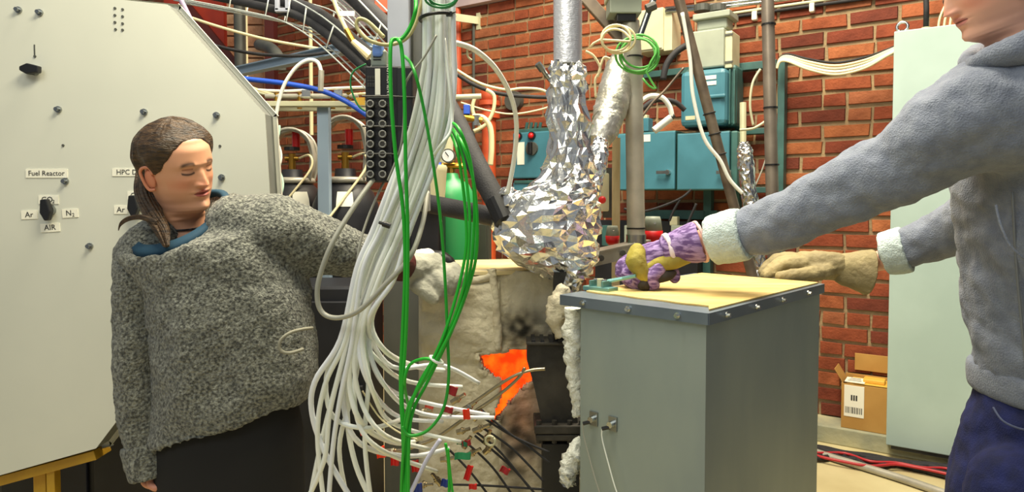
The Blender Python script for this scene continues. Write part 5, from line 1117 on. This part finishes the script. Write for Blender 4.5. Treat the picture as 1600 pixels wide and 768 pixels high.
def cuff(name, p0, p1, r0, r1, m, par, thick=.007, vox=.005, disp=((.006, .02, 0),)):
    a = (p1-p0); L = a.length; a = a.normalized(); X = a.orthogonal().normalized(); Yv = a.cross(X); prof = [(0, r0-thick), (0, r0), (.12, r0+.002), (.5, (r0+r1)/2+.003), (.88, r1+.002), (1, r1), (1, r1-thick), (.5, (r0+r1)/2-thick)]
    mb = MB(); n = 28; rg = [[p0+a*L*t+(X*math.cos(6.2832*k/n)+Yv*math.sin(6.2832*k/n))*r for k in range(n)] for t, r in prof]; rg.append(rg[0]); mb.loft(rg, False)
    o = mb.build(name, m, par, True)
    s = o.modifiers.new('sub', 'SUBSURF'); s.levels = s.render_levels = 2
    for i, (st, sz, _) in enumerate(disp):
        t = bpy.data.textures.new('cuff_relief', 'CLOUDS'); t.noise_scale = sz; d = o.modifiers.new('relief', 'DISPLACE'); d.texture = t; d.strength = st
    return o
cuff('sweater_cuff', P(229, 690, 1.56), P(239, 744, 1.55), M(37, 1.56), M(34, 1.55), m_knit, swo)
cg = C1; cp2 = [p+Vector((0, 0, .004)) for p in shrink(C1, .955, .0)]
un = MB(); rg = []
for k in range(41):
    p = cp2[k % 40]; c = sum(cp2, Vector())/40; o_ = (p-c).normalized(); rg.append([p+o_*.006+Zv*.004, p-o_*.010+Zv*.010, p-o_*.014+Zv*.006, p-o_*.004-Zv*.012, p+o_*.006-Zv*.014])
un.loft(rg, False, True); un.build('undershirt_collar', m_under, wl, True)
ptk = [P(x, y, 1.452) for x, y in ((490, 512), (470, 515), (448, 522), (436, 534), (437, 547), (450, 551), (470, 545))]
wv_ = cable('pocket_edging', [(488, 512, 1.55), (472, 514, 1.50), (452, 520, 1.475), (438, 532, 1.465), (438, 546, 1.465), (452, 551, 1.47), (474, 545, 1.49)], 1.5, 2.6, mat('pale_knit_edge', (140, 138, 122), .95), '', parent=swo)
# trousers and shoes
tr_ = MB(); tr_.loft([oring(360, 610, 1.6, 100, .11), oring(360, 680, 1.6, 114, .12), oring(358, 770, 1.6, 118, .125), oring(356, 830, 1.6, 112, .12)])
for x in (305, 410):
    pts, rr = pc([(x, 790, 1.6, 58), (x, 960, 1.6, 44), (x+2, 1180, 1.6, 34)]); tr_.chain(pts, rr, 16)
rm(tr_.build('trousers', m_trouser, wl), .012, 4)
for x in (305, 410):
    c = P(x, 900, 1.6); s = MB(); s.chain([Vector((c.x, 1.64, .045)), Vector((c.x+.02, 1.52, .04)), Vector((c.x+.03, 1.45, .035))], [.045, .045, .035], 14); rm(s.build('shoe', m_black, wl), .008, 3)
# her grey glove, holding the furnace edge
gl_ = MB(); hand(gl_, [[(690, 414, 1.96, 13), (706, 418, 1.945, 12), (716, 430, 1.93, 11), (716, 441, 1.93, 10)], [(682, 420, 1.93, 13), (698, 428, 1.915, 12), (707, 442, 1.91, 11), (704, 454, 1.915, 10)], [(672, 426, 1.91, 13), (685, 438, 1.895, 12), (690, 450, 1.895, 11), (685, 460, 1.90, 10)], [(660, 430, 1.90, 12), (668, 442, 1.885, 11), (672, 454, 1.885, 10)], [(640, 430, 1.89, 14), (652, 446, 1.875, 13), (668, 458, 1.87, 12), (676, 466, 1.875, 11)]], [(628, 414, 1.86, 22), (650, 418, 1.90, 25), (676, 416, 1.945, 24)])
gv = rm(gl_.build('grey_work_glove', m_ggrey, wl), .005, 3, [(.008, .03, 0)])
def patch(name, path, m, par, vox=.005): pts, rr = pc(path); mb = MB(); mb.chain(pts, rr, 14); return rm(mb.build(name, m, par), vox, 3, [(.006, .03, 0)])
patch('black_knit_back', [(676, 402, 1.955, 12), (690, 405, 1.955, 14), (702, 410, 1.95, 11)], m_black, gv)
patch('white_band', [(652, 405, 1.91, 16), (668, 400, 1.935, 13)], m_label, gv)
cuff('red_cuff', P(606, 408, 1.80), P(630, 414, 1.865), M(27, 1.83), M(25, 1.86), m_darkred, gv)
# ------------------------------------------------------------------ the man
SM = (232, 176, 150)
hf = frame(-math.pi/2-.05, .36, .0); bf = frame(-math.pi/2, .45, 0)
MHk = .97; mo = P(1494, 37, 1.45); off = hf[0]*.088+hf[2]*.049
MH = Head(mo-off*MHk, hf, bf, MHk)
mm = MB(); add_head(mm, MH, SM, (204, 128, 120), (120, 92, 66), False)
mm.cur = SM
def mchain(path, n=14): pts, rr = pc(path); mm.chain(pts, rr, n)
mchain([(1560, 190, 1.45, 30), (1400, 264, 1.50, 28), (1250, 332, 1.64, 20), (1150, 366, 1.73, 24), (1098, 378, 1.78, 20), (1045, 390, 1.81, 18)])
mchain([(1590, 260, 1.72, 30), (1530, 330, 1.84, 22), (1430, 386, 1.97, 20), (1375, 407, 2.05, 16), (1320, 416, 2.10, 14)])
ml = mm.build('person', m_skin, None, True)
tag(ml, 'person in a grey hooded sweatshirt leaning over the steel box with gloved hands', 'person')
# short hair, out of the frame
hm = MB(); zs = [.2249-.004*i for i in range(42)]; n = 60
for z in zs:
    for k in range(n):
        th = (k/n*2-1)*math.pi; p = headpt(z, th); a = abs(math.degrees(th)); zl = interp([(0, .175), (40, .17), (70, .13), (100, .12), (180, .06)], a); h = -.006+.016*sstep(zl-.002, zl+.012, z); d = Vector((p.x+.012, p.y, (z-.11)*.9 if z > .11 else 0)).normalized(); hm.add([MH.to(p+d*h)], [])
for i in range(len(zs)-1):
    for j in range(n): a = i*n+j; b = i*n+(j+1) % n; hm.f.append((a, b, b+n, a+n)); hm.fm.append(0)
hm.f.append(tuple(range(n))); hm.fm.append(0); hm.build('hair', m_hair, ml, True)
# sweatshirt: facing left, so thickness runs along X and width along depth
hd = MB()
tor = [oring(1632, 92, 1.50, 62, .09), oring(1626, 118, 1.50, 84, .15), oring(1620, 160, 1.50, 92, .20), oring(1616, 230, 1.50, 94, .205), oring(1616, 300, 1.50, 92, .20), oring(1622, 400, 1.50, 90, .19), oring(1632, 500, 1.50, 90, .185), oring(1641, 578, 1.50, 90, .18), oring(1644, 600, 1.50, 88, .178)]
fin = []
for i in range(len(tor)-1):
    for j in range(4): fin.append([a.lerp(b, j/4) for a, b in zip(tor[i], tor[i+1])])
fin.append(tor[-1]); hd.loft(fin)
pts, rr = pc([(1140, 371, 1.735, 37), (1165, 364, 1.715, 38), (1210, 349, 1.67, 41), (1260, 327, 1.62, 45), (1310, 303, 1.58, 52), (1365, 276, 1.53, 57), (1410, 255, 1.49, 60), (1460, 222, 1.45, 72), (1520, 190, 1.42, 88), (1580, 180, 1.40, 94), (1630, 190, 1.42, 90)]); hd.chain(pts, rr, 22)
pts, rr = pc([(1404, 392, 2.0, 30), (1440, 380, 1.96, 34), (1500, 352, 1.89, 42), (1550, 315, 1.80, 48), (1590, 260, 1.70, 58), (1600, 200, 1.65, 66)]); hd.chain(pts, rr, 20)
ho = rm(hd.build('hooded_sweatshirt', m_hood, ml), .009, 6, [(.03, .11, 0), (.010, .04, 0)])
# hood lying round the neck
hk = MB(); pts, rr = pc([(1524, 100, 1.40, 15), (1516, 98, 1.46, 15), (1520, 92, 1.54, 17), (1545, 80, 1.62, 20), (1600, 66, 1.66, 30), (1660, 62, 1.60, 42), (1680, 66, 1.50, 48), (1655, 70, 1.38, 42), (1600, 76, 1.33, 28), (1555, 88, 1.35, 20), (1530, 98, 1.38, 16), (1520, 102, 1.42, 14)]); hk.chain(pts, rr, 16)
rm(hk.build('hood', m_hood, ho), .008, 5, [(.014, .05, 0)])
band = MB(); rg = []
for y, k in ((576, 1.0), (581, 1.05), (600, 1.055), (619, 1.04), (626, .98)): rg.append(oring(1642, y, 1.50, 90*k, .182*k))
band.loft(rg); rm(band.build('hem_band', m_hood, ho), .008, 2)
zp = MB()
zpath = [r[23]+Vector((-.006, -.004, 0)) for r in tor[4:]]; zpath.append(zpath[-1]-Vector((0, 0, .05)))
zp.tube([p for p in zpath], .0026, 8, smooth=6); zp.build('zip_tape', mat('zip_grey', (112, 116, 120), .6), ho, True)
MB().box(zpath[-1]+Vector((-.002, -.002, -.012)), (.006, .006, .030)).build('zip_pull', m_bolt, ho)
cable('pocket_seam', [(1556, 320, 1.345), (1564, 352, 1.33), (1580, 385, 1.318), (1606, 408, 1.312)], 1.34, 2.0, m_hood, '', parent=ho)
cuff('turned_cuff', P(1164, 364, 1.71), P(1111, 376, 1.76), M(41, 1.72), M(38, 1.76), m_cuffpale, ho, .012)
cuff('turned_cuff', P(1418, 389, 1.98), P(1380, 397, 2.02), M(36, 1.98), M(33, 2.02), m_cuffpale, ho, .012)
jn = MB(); jn.loft([oring(1646, 596, 1.5, 84, .165), oring(1636, 660, 1.5, 96, .18), oring(1616, 760, 1.5, 104, .185), oring(1600, 830, 1.5, 100, .18)])
for Y in (1.40, 1.60):
    pts, rr = pc([(1598, 780, Y, 84), (1590, 950, Y, 64), (1604, 1240, Y, 46)]); jn.chain(pts, rr, 16)
jo = rm(jn.build('jeans', m_jean, ml), .011, 4, [(.02, .07, 0)])
cable('pocket_stitching', [(1552, 636, 1.36), (1566, 656, 1.335), (1590, 668, 1.32), (1620, 674, 1.315)], 1.33, 1.6, mat('denim_seam', (84, 92, 120), .9), '', parent=jo)
for Y in (1.40, 1.60):
    c = P(1600, 900, Y); s = MB(); s.chain([Vector((c.x+.04, Y, .05)), Vector((c.x-.08, Y, .045)), Vector((c.x-.17, Y, .04))], [.05, .05, .04], 14); rm(s.build('shoe', m_black, ml), .009, 3)
# purple and yellow glove pressing on the lid
pg = MB(); hand(pg, [[(1002, 404, 1.86, 13), (978, 410, 1.865, 12), (972, 424, 1.86, 12), (984, 438, 1.85, 11)], [(1010, 410, 1.83, 14), (986, 420, 1.825, 13), (984, 434, 1.82, 13), (998, 447, 1.81, 12)], [(1016, 414, 1.80, 14), (1000, 428, 1.79, 13), (1002, 440, 1.785, 12), (1011, 447, 1.785, 10)], [(1028, 420, 1.78, 14), (1018, 434, 1.77, 12), (1022, 444, 1.77, 10)], [(1036, 412, 1.82, 14), (1050, 426, 1.80, 12), (1054, 434, 1.79, 9)]], [(1046, 392, 1.81, 22), (1020, 402, 1.82, 25), (1000, 408, 1.83, 24)])
pgo = rm(pg.build('purple_work_glove', m_purple, ml), .005, 3, [(.008, .03, 0)])
patch('yellow_knuckle_patch', [(996, 392, 1.80, 13), (994, 408, 1.785, 17), (1002, 424, 1.775, 13), (1008, 434, 1.77, 8)], m_yleather, pgo)
patch('yellow_palm', [(1010, 420, 1.79, 11), (1034, 412, 1.785, 14), (1062, 404, 1.775, 14), (1084, 396, 1.77, 9)], m_yleather, pgo)
patch('dark_fingertips', [(1006, 444, 1.775, 11), (1014, 448, 1.785, 8)], m_leathershade, pgo)  # fingertips set darker than the rest of the glove
patch('thumb_shadow', [(1026, 434, 1.775, 10), (1044, 430, 1.775, 9), (1053, 426, 1.775, 6)], m_leathershade, pgo)  # dark colour stands for the shadow at the glove's lower right
cuff('glove_cuff', P(1036, 392, 1.80), P(1094, 377, 1.78), M(21, 1.8), M(32, 1.78), m_purple, pgo, .004, disp=((.01, .05, 0),))
cuff('elastic_band', P(1041, 391, 1.80), P(1048, 389, 1.80), M(25, 1.8), M(26, 1.8), mat('pale_elastic', (214, 202, 214), .8), pgo, .005)
cuff('cuff_piping', P(1091, 378, 1.78), P(1096, 376.5, 1.78), M(33, 1.78), M(33, 1.78), mat('pink_piping', (214, 178, 176), .8), pgo, .004)
# tan gauntlet resting on the corner of the lid
tg_ = MB(); hand(tg_, [[(1250, 407, 2.17, 13), (1222, 404, 2.18, 10), (1203, 414, 2.175, 9), (1191, 426, 2.165, 7)], [(1252, 411, 2.13, 13), (1226, 408, 2.13, 10.5), (1208, 418, 2.125, 9.5), (1194, 429, 2.115, 7.5)], [(1254, 414, 2.10, 13), (1230, 412, 2.10, 10.5), (1213, 421, 2.09, 9.5), (1200, 430, 2.085, 7.5)], [(1246, 405, 2.20, 11), (1220, 402, 2.21, 9), (1200, 413, 2.205, 8), (1189, 424, 2.20, 6)], [(1292, 424, 2.07, 14), (1262, 428, 2.05, 12), (1238, 430, 2.045, 11), (1219, 432, 2.05, 9)]], [(1312, 416, 2.10, 21), (1285, 414, 2.11, 23), (1258, 411, 2.13, 20)])
tgo = rm(tg_.build('tan_gauntlet', m_tan, ml), .005, 3, [(.01, .03, 0)])
gc_ = MB(); rg = []
for t, r in ((0, 19), (.1, 22), (.5, 28), (1, 37), (1, 35), (.5, 26), (.1, 19)):
    q = P(1304+54*t, 417+8*t, 2.10-.05*t); rr_ = M(r, 2.08); rg.append([q+Vector((.15*math.sin(6.2832*k/24), .75*math.cos(6.2832*k/24), math.sin(6.2832*k/24)))*rr_ for k in range(24)])
rg.append(rg[0]); gc_.loft(rg, False); o = gc_.build('gauntlet_cuff', m_tan, tgo, True); s = o.modifiers.new('sub', 'SUBSURF'); s.levels = s.render_levels = 2
t = bpy.data.textures.new('leather_relief', 'CLOUDS'); t.noise_scale = .05; d = o.modifiers.new('relief', 'DISPLACE'); d.texture = t; d.strength = .012
